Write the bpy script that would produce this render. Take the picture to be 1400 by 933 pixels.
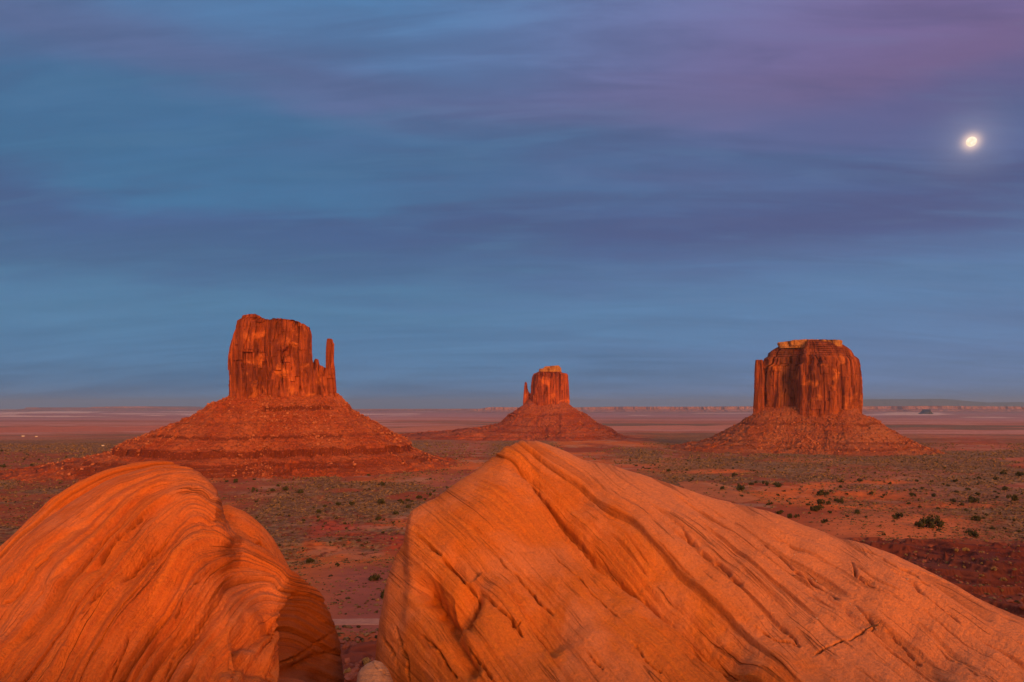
import bpy, math, random
import numpy as np
from mathutils import Vector

for o in list(bpy.data.objects):
    bpy.data.objects.remove(o)

# ------------------------------------------------------------------ camera
FPX = 972.0           # focal length in photo pixels (25 mm on a 36 mm sensor, 1400 px wide)
HOR = 557.0           # row of the level horizon
CX = 700.0
cam_d = bpy.data.cameras.new('camera')
cam_d.lens = 25.0
cam_d.sensor_width = 36.0
cam_d.shift_y = (HOR - 466.5) / 1400.0
cam_d.clip_start = 0.2
cam_d.clip_end = 400000.0
cam = bpy.data.objects.new('camera', cam_d)
cam.location = (0, 0, 0)
cam.rotation_euler = (math.radians(90), 0, 0)
bpy.context.scene.collection.objects.link(cam)
sc = bpy.context.scene
sc.camera = cam

# ------------------------------------------------------------------ exposure
sc.view_settings.view_transform = 'Standard'
sc.view_settings.look = 'None'
sc.view_settings.exposure = 0.0
sc.view_settings.gamma = 1.0
sc.cycles.use_denoising = True
sc.cycles.volume_bounces = 0
sc.cycles.max_bounces = 6
sc.cycles.diffuse_bounces = 3

SUN_EL, SUN_AZ = 13.0, 24.0      # degrees; azimuth counted from straight behind the camera, minus = towards its left
SUN_STRENGTH = 3.75
SUN_COL = (1.0, 0.37, 0.075)
HAZE_DENSITY = 1.25e-5

# ------------------------------------------------------------------ node helpers
class NT:
    def __init__(self, tree):
        self.t = tree
        self.t.nodes.clear()
    def n(self, kind, ins=None, **props):
        nd = self.t.nodes.new(kind)
        for k, v in props.items():
            setattr(nd, k, v)
        for k, v in (ins or {}).items():
            self.set(nd.inputs[k], v)
        return nd
    def set(self, sock, v):
        if isinstance(v, bpy.types.NodeSocket):
            self.t.links.new(v, sock)
        elif isinstance(v, bpy.types.Node):
            self.t.links.new(v.outputs[0], sock)
        else:
            if hasattr(sock.default_value, '__len__') and hasattr(v, '__len__') and len(sock.default_value) == 4 and len(v) == 3:
                v = (*v, 1.0)
            sock.default_value = v
    def m(self, op, a, b=None, c=None, clamp=False):
        nd = self.t.nodes.new('ShaderNodeMath'); nd.operation = op; nd.use_clamp = clamp
        self.set(nd.inputs[0], a)
        if b is not None: self.set(nd.inputs[1], b)
        if c is not None: self.set(nd.inputs[2], c)
        return nd.outputs[0]
    def vm(self, op, a, b=None, out=0):
        nd = self.t.nodes.new('ShaderNodeVectorMath'); nd.operation = op
        self.set(nd.inputs[0], a)
        if b is not None: self.set(nd.inputs[1], b)
        return nd.outputs[out]
    def ss(self, x, a, b):
        nd = self.t.nodes.new('ShaderNodeMapRange'); nd.interpolation_type = 'SMOOTHSTEP'
        self.set(nd.inputs['Value'], x)
        nd.inputs['From Min'].default_value = a; nd.inputs['From Max'].default_value = b
        return nd.outputs[0]
    def mix(self, f, a, b, blend='MIX'):
        nd = self.t.nodes.new('ShaderNodeMix'); nd.data_type = 'RGBA'; nd.blend_type = blend
        nd.clamp_factor = True
        self.set(nd.inputs[0], f); self.set(nd.inputs[6], a); self.set(nd.inputs[7], b)
        return nd.outputs[2]
    def ramp(self, x, stops, interp='B_SPLINE'):
        nd = self.t.nodes.new('ShaderNodeValToRGB'); nd.color_ramp.interpolation = interp
        cr = nd.color_ramp
        while len(cr.elements) > 1: cr.elements.remove(cr.elements[-1])
        cr.elements[0].position = stops[0][0]; cr.elements[0].color = (*stops[0][1], 1)
        for p, c in stops[1:]:
            e = cr.elements.new(p); e.color = (*c, 1)
        self.set(nd.inputs[0], x)
        return nd.outputs[0]
    def noise(self, vec, scale, detail=4, rough=0.55, out='Fac', dist=0.0):
        nd = self.n('ShaderNodeTexNoise', {'Vector': vec, 'Scale': scale, 'Detail': detail, 'Roughness': rough, 'Distortion': dist})
        return nd.outputs[out]
    def comb(self, x, y, z):
        return self.n('ShaderNodeCombineXYZ', {'X': x, 'Y': y, 'Z': z}).outputs[0]

def srgb(r, g, b):
    f = lambda c: (c / 255 / 12.92) if c / 255 <= 0.04045 else ((c / 255 + 0.055) / 1.055) ** 2.4
    return (f(r), f(g), f(b))

# ------------------------------------------------------------------ world: dusk sky with thin cloud bands
world = bpy.data.worlds.new('World')
sc.world = world
world.use_nodes = True
W = NT(world.node_tree)
tc = W.n('ShaderNodeTexCoord').outputs['Generated']
sep = W.n('ShaderNodeSeparateXYZ', {0: tc})
dx, dy, dz = sep.outputs
az = W.m('ARCTAN2', dx, dy)                        # 0 = east, ahead of the camera
ylen = W.m('SQRT', W.m('ADD', W.m('MULTIPLY', dx, dx), W.m('MULTIPLY', dy, dy)))
el = W.m('ARCTAN2', dz, ylen)                      # elevation, radians
# thin cloud sheet far above: streaks follow its perspective
hz = W.m('ADD', W.m('MAXIMUM', dz, 0.0), 0.16)
cp = W.comb(W.m('DIVIDE', dx, hz), W.m('DIVIDE', dy, hz), 0.0)
cps = W.vm('MULTIPLY', cp, (0.55, 1.05, 1.0))
rot = W.n('ShaderNodeVectorRotate', {'Vector': cps, 'Angle': math.radians(7)}, rotation_type='Z_AXIS').outputs[0]
c1 = W.noise(rot, 1.15, 5, 0.52, dist=0.35)
c2 = W.noise(W.vm('MULTIPLY', rot, (0.7, 1.9, 1)), 2.3, 8, 0.56, dist=0.8)
c3 = W.noise(W.vm('ADD', rot, (13.1, 4.7, 0)), 0.8, 4, 0.5, dist=0.2)
elw = W.m('ADD', el, W.m('MULTIPLY', W.m('SUBTRACT', c1, 0.5), 0.20))
elw = W.m('ADD', elw, W.m('MULTIPLY', W.m('SUBTRACT', c2, 0.5), 0.06))
x = W.m('DIVIDE', elw, 0.62, clamp=True)
def e(py, px=700):   # row of the photo -> ramp position
    return math.atan2((HOR - py) / FPX, math.hypot(1, (px - CX) / FPX)) / 0.62
left = W.ramp(x, [(e(557), srgb(66, 116, 160)), (e(500), srgb(78, 127, 170)), (e(420), srgb(80, 128, 168)), (e(370), srgb(72, 108, 150)),
                  (e(310), srgb(70, 100, 146)), (e(270), srgb(66, 114, 157)), (e(205), srgb(68, 114, 158)), (e(130), srgb(92, 112, 158)),
                  (e(60), srgb(84, 126, 174)), (e(0), srgb(80, 134, 184)), (1.0, srgb(80, 134, 184))], 'EASE')
right = W.ramp(x, [(e(557), srgb(96, 128, 170)), (e(500), srgb(98, 130, 176)), (e(420), srgb(92, 130, 175)), (e(360), srgb(88, 118, 164)),
                   (e(310), srgb(80, 94, 142)), (e(265), srgb(88, 104, 152)), (e(215), srgb(98, 99, 147)), (e(150), srgb(116, 100, 145)),
                   (e(90), srgb(120, 106, 156)), (e(0), srgb(124, 116, 168)), (1.0, srgb(126, 120, 174))], 'EASE')
lr = W.ss(W.m('ADD', az, W.m('MULTIPLY', W.m('SUBTRACT', c3, 0.5), 0.7)), -0.38, 0.62)
front = W.mix(lr, left, right)
# soft brighter wisps and darker streaks
wisp = W.m('ADD', 1.0, W.m('MULTIPLY', W.m('SUBTRACT', c2, 0.5), 0.45))
wisp = W.m('MULTIPLY', wisp, W.m('ADD', 1.0, W.m('MULTIPLY', W.m('SUBTRACT', c1, 0.5), 0.35)))
front = W.vm('MULTIPLY', front, W.comb(wisp, wisp, wisp))
# mottled grey-mauve cloud across the middle and upper sky
c5 = W.noise(W.vm('MULTIPLY', rot, (1.1, 2.4, 1)), 3.4, 9, 0.60, dist=0.5)
c6 = W.noise(W.vm('ADD', rot, (3.3, 8.8, 0)), 1.3, 5, 0.55, dist=0.6)
cm = W.m('MULTIPLY', W.ss(W.m('ADD', W.m('MULTIPLY', c5, 0.5), W.m('MULTIPLY', c6, 0.5)), 0.44, 0.60), W.ss(el, 0.13, 0.24))
front = W.mix(W.m('MULTIPLY', cm, 0.42), front, W.mix(lr, srgb(74, 98, 140), srgb(88, 90, 134)))
wh = W.m('MULTIPLY', W.ss(W.m('ADD', W.m('MULTIPLY', c5, 0.55), W.m('MULTIPLY', c2, 0.45)), 0.50, 0.36), W.ss(el, 0.02, 0.10))
front = W.mix(W.m('MULTIPLY', wh, 0.16), front, W.mix(lr, srgb(92, 140, 182), srgb(112, 138, 182)))
# pink tinge high on the right
pk = W.m('MULTIPLY', W.ss(az, 0.2, 0.75), W.ss(el, 0.3, 0.42))
pk = W.m('MULTIPLY', pk, W.ss(c3, 0.40, 0.62))
front = W.mix(W.m('MULTIPLY', pk, 0.04), front, srgb(168, 100, 146))
# corona of thin cloud round the moon
hs = W.n('ShaderNodeHueSaturation', {'Saturation': 0.97, 'Value': 0.95, 'Color': front})
front = hs.outputs[0]
mdir = Vector(((1328 - CX) / FPX, 1.0, (HOR - 194) / FPX)).normalized()
md = W.vm('DOT_PRODUCT', W.vm('NORMALIZE', tc), tuple(mdir), out=1)
ang = W.m('ARCCOSINE', W.m('MINIMUM', md, 0.9999999))
g1 = W.m('EXPONENT', W.m('MULTIPLY', W.m('POWER', W.m('DIVIDE', ang, 0.0080), 2.0), -1.0))
g2 = W.m('EXPONENT', W.m('MULTIPLY', W.m('DIVIDE', ang, 0.017), -1.0))
front = W.vm('ADD', front, W.vm('SCALE', (1.0, 0.62, 0.34), None)) if False else front
gcol = W.vm('MULTIPLY', (0.85, 0.52, 0.27), W.comb(g1, g1, g1))
gcol2 = W.vm('MULTIPLY', (0.20, 0.155, 0.115), W.comb(g2, g2, g2))
front = W.vm('ADD', W.vm('ADD', front, gcol), gcol2)
# afterglow of the set sun behind the camera
nis = W.n('ShaderNodeTexSky', sky_type='NISHITA', sun_disc=False, sun_elevation=math.radians(1.5),
          sun_rotation=math.radians(180 + SUN_AZ), air_density=1.0, dust_density=2.0, ozone_density=2.0).outputs[0]
nisw = W.vm('MULTIPLY', nis, (0.10, 0.10, 0.10))
glow = W.ramp(W.m('DIVIDE', W.m('MAXIMUM', el, 0.0), 1.4, clamp=True),
              [(0.0, (1.5, 0.42, 0.09)), (0.12, (1.4, 0.42, 0.10)), (0.3, (0.85, 0.36, 0.18)), (0.6, (0.5, 0.36, 0.36)), (1.0, (0.47, 0.345, 0.355))], 'EASE')
back = W.vm('ADD', glow, nisw)
ba = W.m('COSINE', W.m('SUBTRACT', W.m('ABSOLUTE', az), math.pi))    # 1 straight behind, -1 ahead
bf = W.ss(ba, -0.35, 0.75)
over = W.ss(el, 0.72, 1.15)
front = W.mix(over, front, (0.47, 0.345, 0.355))
back = W.mix(W.ss(el, 0.5, 1.1), back, (0.47, 0.345, 0.355))
sky = W.mix(bf, front, back)
bgd = W.n('ShaderNodeBackground', {'Color': sky, 'Strength': 1.0})
W.n('ShaderNodeOutputWorld', {'Surface': bgd.outputs[0]})
world.cycles.sampling_method = 'AUTOMATIC'

sun_d = bpy.data.lights.new('sun', 'SUN')
sun_d.energy = SUN_STRENGTH
sun_d.color = SUN_COL
sun_d.angle = math.radians(20)
sun = bpy.data.objects.new('sun', sun_d)
sc.collection.objects.link(sun)
_a, _e = math.radians(SUN_AZ), math.radians(SUN_EL)
to_sun = Vector((math.sin(_a) * math.cos(_e), -math.cos(_a) * math.cos(_e), math.sin(_e)))
sun.rotation_euler = to_sun.to_track_quat('Z', 'Y').to_euler()

# ------------------------------------------------------------------ numpy helpers
def _h(ix, iy, iz):
    with np.errstate(over='ignore'):
        n = ix.astype(np.uint32) * np.uint32(374761393) + iy.astype(np.uint32) * np.uint32(668265263) + iz.astype(np.uint32) * np.uint32(2246822519)
        n = (n ^ (n >> np.uint32(13))) * np.uint32(1274126177)
        n = n ^ (n >> np.uint32(16))
        n = n * np.uint32(2654435761)
        n = n ^ (n >> np.uint32(15))
    return n.astype(np.float32) / np.float32(4294967295.0)
def vn2(x, y, seed=0):                 # value noise, 0..1
    x = np.asarray(x, np.float32); y = np.asarray(y, np.float32)
    fx = np.floor(x); fy = np.floor(y)
    u = x - fx; v = y - fy
    u = u * u * u * (u * (u * 6 - 15) + 10); v = v * v * v * (v * (v * 6 - 15) + 10)
    ix = fx.astype(np.int64); iy = fy.astype(np.int64); s = np.full(1, seed, np.int64)
    a = _h(ix, iy, s); b = _h(ix + 1, iy, s); c = _h(ix, iy + 1, s); d = _h(ix + 1, iy + 1, s)
    return (a + (b - a) * u) * (1 - v) + (c + (d - c) * u) * v
def fbm2(x, y, oct=4, seed=0, gain=0.5):
    t = 0; a = 1.0; w = 0
    for k in range(oct):
        t = t + a * vn2(x, y, seed + k * 17); w += a; a *= gain
        x, y = x * 1.93 + y * 0.37 + 5.1, y * 1.93 - x * 0.37 + 1.7
    return t / w
def ridg(x, y, oct=3, seed=0):
    t = 0; a = 1.0; w = 0
    for k in range(oct):
        t = t + a * (1 - np.abs(2 * vn2(x, y, seed + 31 * k) - 1)); w += a; a *= 0.5
        x, y = x * 2.03 + 3.3, y * 2.03 + 7.7
    return t / w
def sst(x, a, b):
    t = np.clip((x - a) / (b - a), 0, 1)
    return t * t * (3 - 2 * t)
def cell(a, b, seed):                  # random constant per cell of a grid, rows shifted
    ia = np.floor(a).astype(np.int64); ib = np.floor(b + _h(ia, ia * 0, np.full(1, seed, np.int64)) * 3).astype(np.int64)
    return _h(ia, ib, np.full(1, seed + 5, np.int64))
def smin(a, b, k):
    h = np.clip(0.5 + 0.5 * (b - a) / k, 0, 1)
    return b + (a - b) * h - k * h * (1 - h)
def smax(a, b, k): return -smin(-a, -b, k)
def tab(x, pts):
    p = np.array(pts, float)
    return np.interp(x, p[:, 0], p[:, 1])
def smtab(x, pts, r):                  # smoothed table
    return sum(tab(x + d * r, pts) * w for d, w in ((-1, .12), (-.5, .22), (0, .32), (.5, .22), (1, .12)))
def tps(pts, vals, x, y, lam=1e-4):
    P = np.array(pts, float); v = np.array(vals, float); n = len(P)
    sc_ = 1000.0
    P = P / sc_; x = x / sc_; y = y / sc_
    def K(d2): return 0.5 * d2 * np.log(d2 + 1e-12)
    d2 = ((P[:, None] - P[None]) ** 2).sum(-1)
    A = np.zeros((n + 3, n + 3)); A[:n, :n] = K(d2) + lam * np.eye(n)
    A[:n, n] = 1; A[:n, n + 1:] = P; A[n, :n] = 1; A[n + 1:, :n] = P.T
    w = np.linalg.solve(A, np.concatenate([v, [0, 0, 0]]))
    r = w[n] + w[n + 1] * x + w[n + 2] * y
    for i in range(n):
        r = r + w[i] * K((x - P[i, 0]) ** 2 + (y - P[i, 1]) ** 2)
    return r

def mesh_np(name, V, F, smooth=True, attrs=None):
    """F: (n,k) int array of faces, or a list of such arrays"""
    me = bpy.data.meshes.new(name)
    Fs = F if isinstance(F, list) else [F]
    me.vertices.add(len(V)); me.vertices.foreach_set('co', np.ascontiguousarray(V, np.float32).ravel())
    li = np.concatenate([f.ravel() for f in Fs]).astype(np.int32)
    cnt = np.concatenate([np.full(len(f), f.shape[1], np.int32) for f in Fs])
    st = np.concatenate([[0], np.cumsum(cnt)[:-1]]).astype(np.int32)
    me.loops.add(len(li)); me.loops.foreach_set('vertex_index', li)
    me.polygons.add(len(cnt)); me.polygons.foreach_set('loop_start', st)
    me.update(calc_edges=True)
    if not smooth: me.shade_flat()
    for k, (typ, dat) in (attrs or {}).items():
        at = me.attributes.new(k, typ, 'POINT')
        key = {'FLOAT': 'value', 'FLOAT_VECTOR': 'vector', 'FLOAT_COLOR': 'color'}[typ]
        at.data.foreach_set(key, np.ascontiguousarray(dat, np.float32).ravel())
    return me
def grid_faces(nr, ncol, wrap=False, flip=False):
    i = np.arange(nr - 1)[:, None]; j = np.arange(ncol if wrap else ncol - 1)[None]
    a = i * ncol + j; b = i * ncol + (j + 1) % ncol; c = (i + 1) * ncol + (j + 1) % ncol; d = (i + 1) * ncol + j
    q = np.stack([a + 0 * b, b, c, d + 0 * b], -1).reshape(-1, 4)
    return q[:, ::-1] if flip else q
def link(name, me, mat=None, parent=None):
    o = bpy.data.objects.new(name, me)
    sc.collection.objects.link(o)
    if mat and not me.materials: me.materials.append(mat)
    if parent: o.parent = parent
    return o
def tag(o, label=None, cat=None, group=None, kind=None):
    for k, v in (('label', label), ('category', cat), ('group', group), ('kind', kind)):
        if v: o[k] = v
    return o
def empty(name, loc):
    o = bpy.data.objects.new(name, None); sc.collection.objects.link(o); o.location = loc
    o.empty_display_size = 1
    return o

# ------------------------------------------------------------------ materials
def new_mat(name):
    m = bpy.data.materials.new(name); m.use_nodes = True
    return m, NT(m.node_tree)
def finish(N, col, bump=None, strength=0.4, dist=0.1, rough=0.9, spec=0.12):
    p = N.n('ShaderNodeBsdfPrincipled', {'Base Color': col, 'Roughness': rough, 'Specular IOR Level': spec})
    if bump is not None:
        b = N.n('ShaderNodeBump', {'Height': bump, 'Strength': strength, 'Distance': dist})
        N.set(p.inputs['Normal'], b.outputs[0])
    N.n('ShaderNodeOutputMaterial', {'Surface': p.outputs[0]})

def mat_boulder(name, a, b, c, varn_shade, zone=None):
    m, N = new_mat(name)
    bed = N.n('ShaderNodeAttribute', attribute_name='bed').outputs['Vector']
    pos = N.n('ShaderNodeTexCoord').outputs['Object']
    st = N.noise(N.vm('MULTIPLY', bed, (1.6, 0.035, 0)), 1.0, 5, 0.55)
    st2 = N.noise(N.vm('MULTIPLY', bed, (7.0, 0.30, 0)), 1.0, 4, 0.6)
    pat = N.noise(pos, 1.1, 5, 0.6, dist=0.5)
    mot = N.noise(pos, 9.0, 6, 0.65)
    grain = N.noise(pos, 120.0, 3, 0.7)
    col = N.mix(N.ss(st, 0.30, 0.68), a, b)
    col = N.mix(N.m('MULTIPLY', N.ss(pat, 0.42, 0.66), 0.75), col, c)
    if zone:
        bx = N.n('ShaderNodeSeparateXYZ', {0: bed}).outputs[0]
        col = N.mix(N.m('MULTIPLY', N.ss(N.m('ADD', bx, N.m('MULTIPLY', pat, 4.0)), zone[0], zone[1]), 0.85), col, c)
    col = N.mix(N.m('MULTIPLY', N.ss(st2, 0.58, 0.78), 0.28), col, varn_shade)
    col = N.mix(N.m('MULTIPLY', N.ss(mot, 0.62, 0.80), 0.16), col, varn_shade)
    stain_shade_fac = N.n('ShaderNodeAttribute', attribute_name='stain_shade').outputs['Fac']  # groove and hollow shade carried as colour, along with patina
    col = N.mix(N.m('MULTIPLY', stain_shade_fac, 0.6), col, tuple(v * 0.55 for v in varn_shade))
    # thin cracks following the layers
    cn = N.noise(N.vm('MULTIPLY', bed, (0.62, 0.014, 0)), 1.0, 2, 0.5)
    cmask = N.ss(N.noise(N.vm('ADD', N.vm('MULTIPLY', bed, (0.30, 0.055, 0)), (7, 3, 0)), 1.0, 3, 0.55), 0.50, 0.62)
    lines = N.m('MULTIPLY', N.ss(N.m('ABSOLUTE', N.m('SUBTRACT', cn, 0.5)), 0.012, 0.003), cmask)
    cn2 = N.noise(N.vm('MULTIPLY', bed, (1.5, 0.035, 0)), 1.0, 2, 0.5)
    cmask2 = N.ss(N.noise(N.vm('ADD', N.vm('MULTIPLY', bed, (0.5, 0.09, 0)), (1, 13, 0)), 1.0, 3, 0.55), 0.52, 0.64)
    lines = N.m('MAXIMUM', lines, N.m('MULTIPLY', N.m('MULTIPLY', N.ss(N.m('ABSOLUTE', N.m('SUBTRACT', cn2, 0.5)), 0.02, 0.004), cmask2), 0.5))
    col = N.mix(N.m('MULTIPLY', lines, 0.55), col, tuple(v * 0.65 for v in varn_shade))
    sand = N.noise(pos, 42.0, 4, 0.7)
    ks = N.m('ADD', 0.66, N.m('MULTIPLY', sand, 0.68))
    col = N.vm('MULTIPLY', col, N.comb(ks, ks, ks))
    pits = N.n('ShaderNodeTexVoronoi', {'Vector': pos, 'Scale': 26.0}).outputs['Distance']
    speck = N.m('MULTIPLY', N.ss(pits, 0.10, 0.04), N.ss(N.noise(pos, 3.0, 2), 0.55, 0.7))
    col = N.mix(N.m('MULTIPLY', speck, 0.3), col, varn_shade)
    k = N.m('ADD', 0.78, N.m('MULTIPLY', grain, 0.44))
    col = N.vm('MULTIPLY', col, N.comb(k, k, k))
    h = N.m('ADD', N.m('MULTIPLY', st, 0.9), N.m('MULTIPLY', st2, 0.6))
    h = N.m('ADD', h, N.m('MULTIPLY', mot, 0.7))
    h = N.m('ADD', h, N.m('MULTIPLY', grain, 0.22))
    h = N.m('SUBTRACT', h, N.m('MULTIPLY', speck, 0.6))
    h = N.m('SUBTRACT', h, N.m('MULTIPLY', lines, 0.8))
    h = N.m('ADD', h, N.m('MULTIPLY', sand, 0.55))
    finish(N, col, h, 1.0, 0.045, 0.88, 0.15)
    return m

M_boulder = mat_boulder('orange_cross_bedded_sandstone', (0.72, 0.228, 0.038), (0.64, 0.188, 0.038), (0.70, 0.275, 0.125), (0.34, 0.095, 0.028), (25.0, 30.0))
M_boulderL = mat_boulder('red_orange_cross_bedded_sandstone', (0.69, 0.198, 0.038), (0.55, 0.138, 0.034), (0.67, 0.235, 0.100), (0.26, 0.070, 0.026))
M_pale = mat_boulder('pale_tan_sandstone', (0.55, 0.30, 0.17), (0.5, 0.28, 0.16), (0.58, 0.34, 0.22), (0.3, 0.15, 0.08))

def mat_cliff(name, scale, tint=(1, 1, 1)):
    m, N = new_mat(name)
    T = lambda c: tuple(c[i] * tint[i] for i in range(3))
    pos = N.n('ShaderNodeTexCoord').outputs['Object']
    s1 = N.noise(N.vm('MULTIPLY', pos, (0.05 / scale, 0.05 / scale, 0.008 / scale)), 1.0, 6, 0.62, dist=0.6)
    s2 = N.noise(N.vm('MULTIPLY', pos, (0.16 / scale, 0.16 / scale, 0.02 / scale)), 1.0, 5, 0.65, dist=0.8)
    hb = N.noise(N.vm('MULTIPLY', pos, (0.004, 0.004, 0.16 / scale)), 1.0, 4, 0.6)
    p3 = N.noise(pos, 0.022 / scale, 5, 0.6, dist=0.5)
    col = N.mix(N.ss(s1, 0.36, 0.66), T((0.17, 0.045, 0.026)), T((0.44, 0.115, 0.040)))
    col = N.mix(N.m('MULTIPLY', N.ss(s2, 0.48, 0.66), 0.85), col, T((0.15, 0.042, 0.028)))
    col = N.mix(N.m('MULTIPLY', N.ss(p3, 0.55, 0.68), 0.8), col, T((0.66, 0.21, 0.055)))
    col = N.mix(N.m('MULTIPLY', N.ss(hb, 0.55, 0.72), 0.35), col, T((0.26, 0.08, 0.045)))
    vr = N.n('ShaderNodeAttribute', attribute_name='varnish_shade').outputs['Fac']
    col = N.mix(N.m('MULTIPLY', vr, 0.5), col, T((0.13, 0.058, 0.034)))
    h = N.m('ADD', N.m('MULTIPLY', s1, 1.0), N.m('MULTIPLY', s2, 0.7))
    h = N.m('ADD', h, N.m('MULTIPLY', hb, 0.25))
    finish(N, col, h, 1.0, 5.0 * scale, 0.95, 0.08)
    return m
def mat_talus(name, base, dark, pale, scale=1.0):
    m, N = new_mat(name)
    pos = N.n('ShaderNodeTexCoord').outputs['Object']
    led = N.n('ShaderNodeAttribute', attribute_name='ledge').outputs['Fac']
    b1 = N.noise(pos, 0.012 / scale, 5, 0.6, dist=0.6)
    b2 = N.noise(pos, 0.14 / scale, 5, 0.7)
    hb = N.noise(N.vm('MULTIPLY', pos, (0.003, 0.003, 0.22 / scale)), 1.0, 4, 0.6)
    v = N.n('ShaderNodeTexVoronoi', {'Vector': pos, 'Scale': 0.16 / scale, 'Randomness': 1.0}).outputs['Distance']
    col = N.mix(N.ss(b1, 0.35, 0.68), base, pale)
    col = N.mix(N.m('MULTIPLY', N.ss(hb, 0.52, 0.66), 0.30), col, dark)
    col = N.mix(N.m('MULTIPLY', N.ss(b2, 0.47, 0.62), 0.60), col, dark)
    col = N.mix(N.m('MULTIPLY', led, 0.8), col, dark)
    col = N.mix(N.m('MULTIPLY', N.ss(v, 0.30, 0.14), 0.30), col, tuple(min(1, c * 1.5) for c in pale))
    finish(N, col, N.m('ADD', b2, N.m('MULTIPLY', v, -0.5)), 0.9, 3.0 * scale, 0.95, 0.05)
    return m
M_cliffW = mat_cliff('butte_wall_sandstone', 1.0)
M_cliffM = mat_cliff('butte_wall_sandstone_brown', 1.3, (0.86, 0.92, 0.95))
M_cliffE = mat_cliff('butte_wall_sandstone_far', 1.5, (1.02, 0.95, 1.0))
M_cap = mat_talus('cap_rock_yellow_sandstone', (0.38, 0.185, 0.07), (0.20, 0.085, 0.04), (0.48, 0.26, 0.10), 1.0)
M_talusW = mat_talus('talus_red_shale', (0.32, 0.070, 0.024), (0.11, 0.026, 0.016), (0.40, 0.115, 0.044))
M_talusM = mat_talus('talus_brown_red_shale', (0.27, 0.078, 0.036), (0.12, 0.036, 0.022), (0.33, 0.13, 0.068), 1.3)
M_talusE = mat_talus('talus_far_red_shale', (0.29, 0.072, 0.038), (0.15, 0.038, 0.026), (0.34, 0.11, 0.06), 1.8)

m, N = new_mat('desert_ground')
pos = N.n('ShaderNodeTexCoord').outputs['Object']
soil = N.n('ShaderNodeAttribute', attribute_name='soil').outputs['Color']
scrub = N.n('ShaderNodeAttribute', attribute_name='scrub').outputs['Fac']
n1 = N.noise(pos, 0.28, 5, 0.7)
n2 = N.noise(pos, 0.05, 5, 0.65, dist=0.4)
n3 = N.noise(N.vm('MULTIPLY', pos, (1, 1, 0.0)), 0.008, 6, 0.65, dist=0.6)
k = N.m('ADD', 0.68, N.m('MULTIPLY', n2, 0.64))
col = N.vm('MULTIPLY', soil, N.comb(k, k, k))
k = N.m('ADD', 0.72, N.m('MULTIPLY', n3, 0.56))
col = N.vm('MULTIPLY', col, N.comb(k, k, k))
vs = N.m('MULTIPLY', N.ss(N.m('ADD', n1, N.m('MULTIPLY', scrub, 0.22)), 0.52, 0.68), scrub)
vs = N.m('MULTIPLY', vs, 0.85)
vcol = N.mix(N.ss(N.noise(pos, 0.11, 3), 0.4, 0.62), (0.10, 0.072, 0.042), (0.27, 0.185, 0.10))
col = N.mix(vs, col, vcol)
finish(N, col, N.m('ADD', n1, N.m('MULTIPLY', n2, 2.0)), 0.8, 1.0, 0.97, 0.04)
M_ground = m

def simple_mat(name, a, b, scale, bump=0.3, dist=0.05):
    m, N = new_mat(name)
    pos = N.n('ShaderNodeTexCoord').outputs['Object']
    f = N.noise(pos, scale, 5, 0.65)
    finish(N, N.mix(N.ss(f, 0.35, 0.65), a, b), f, bump, dist, 0.95, 0.05)
    return m
M_road = simple_mat('pale_dirt_track', (0.50, 0.25, 0.17), (0.42, 0.20, 0.14), 0.4, 0.3, 0.1)
M_juniper = simple_mat('juniper_foliage', (0.045, 0.048, 0.022), (0.085, 0.080, 0.036), 1.2)
M_scrub = simple_mat('scrub_foliage', (0.040, 0.030, 0.016), (0.30, 0.19, 0.095), 0.22)
M_yellow = simple_mat('dry_yellow_shrub_foliage', (0.30, 0.20, 0.075), (0.40, 0.28, 0.12), 1.5)
M_wood = simple_mat('juniper_bark', (0.10, 0.06, 0.04), (0.16, 0.10, 0.07), 3.0)
M_rubble = simple_mat('rubble_sandstone', (0.26, 0.068, 0.028), (0.50, 0.20, 0.10), 0.09)
M_pebble = simple_mat('white_pebble_stone', (0.66, 0.50, 0.40), (0.50, 0.36, 0.28), 60.0)
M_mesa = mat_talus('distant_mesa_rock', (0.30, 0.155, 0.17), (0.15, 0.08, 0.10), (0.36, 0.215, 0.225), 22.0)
M_mount = simple_mat('distant_mountain_rock', (0.050, 0.060, 0.085), (0.07, 0.08, 0.11), 0.0003)  # blue-grey tone paints in the distance haze on the mountain
M_house = simple_mat('white_house_paint', (0.78, 0.74, 0.70), (0.72, 0.68, 0.62), 0.5)
M_houseroof = simple_mat('grey_roofing', (0.35, 0.32, 0.30), (0.28, 0.26, 0.25), 0.5)
M_twig = simple_mat('dry_twig_wood', (0.07, 0.045, 0.035), (0.12, 0.08, 0.06), 40.0)

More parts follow.
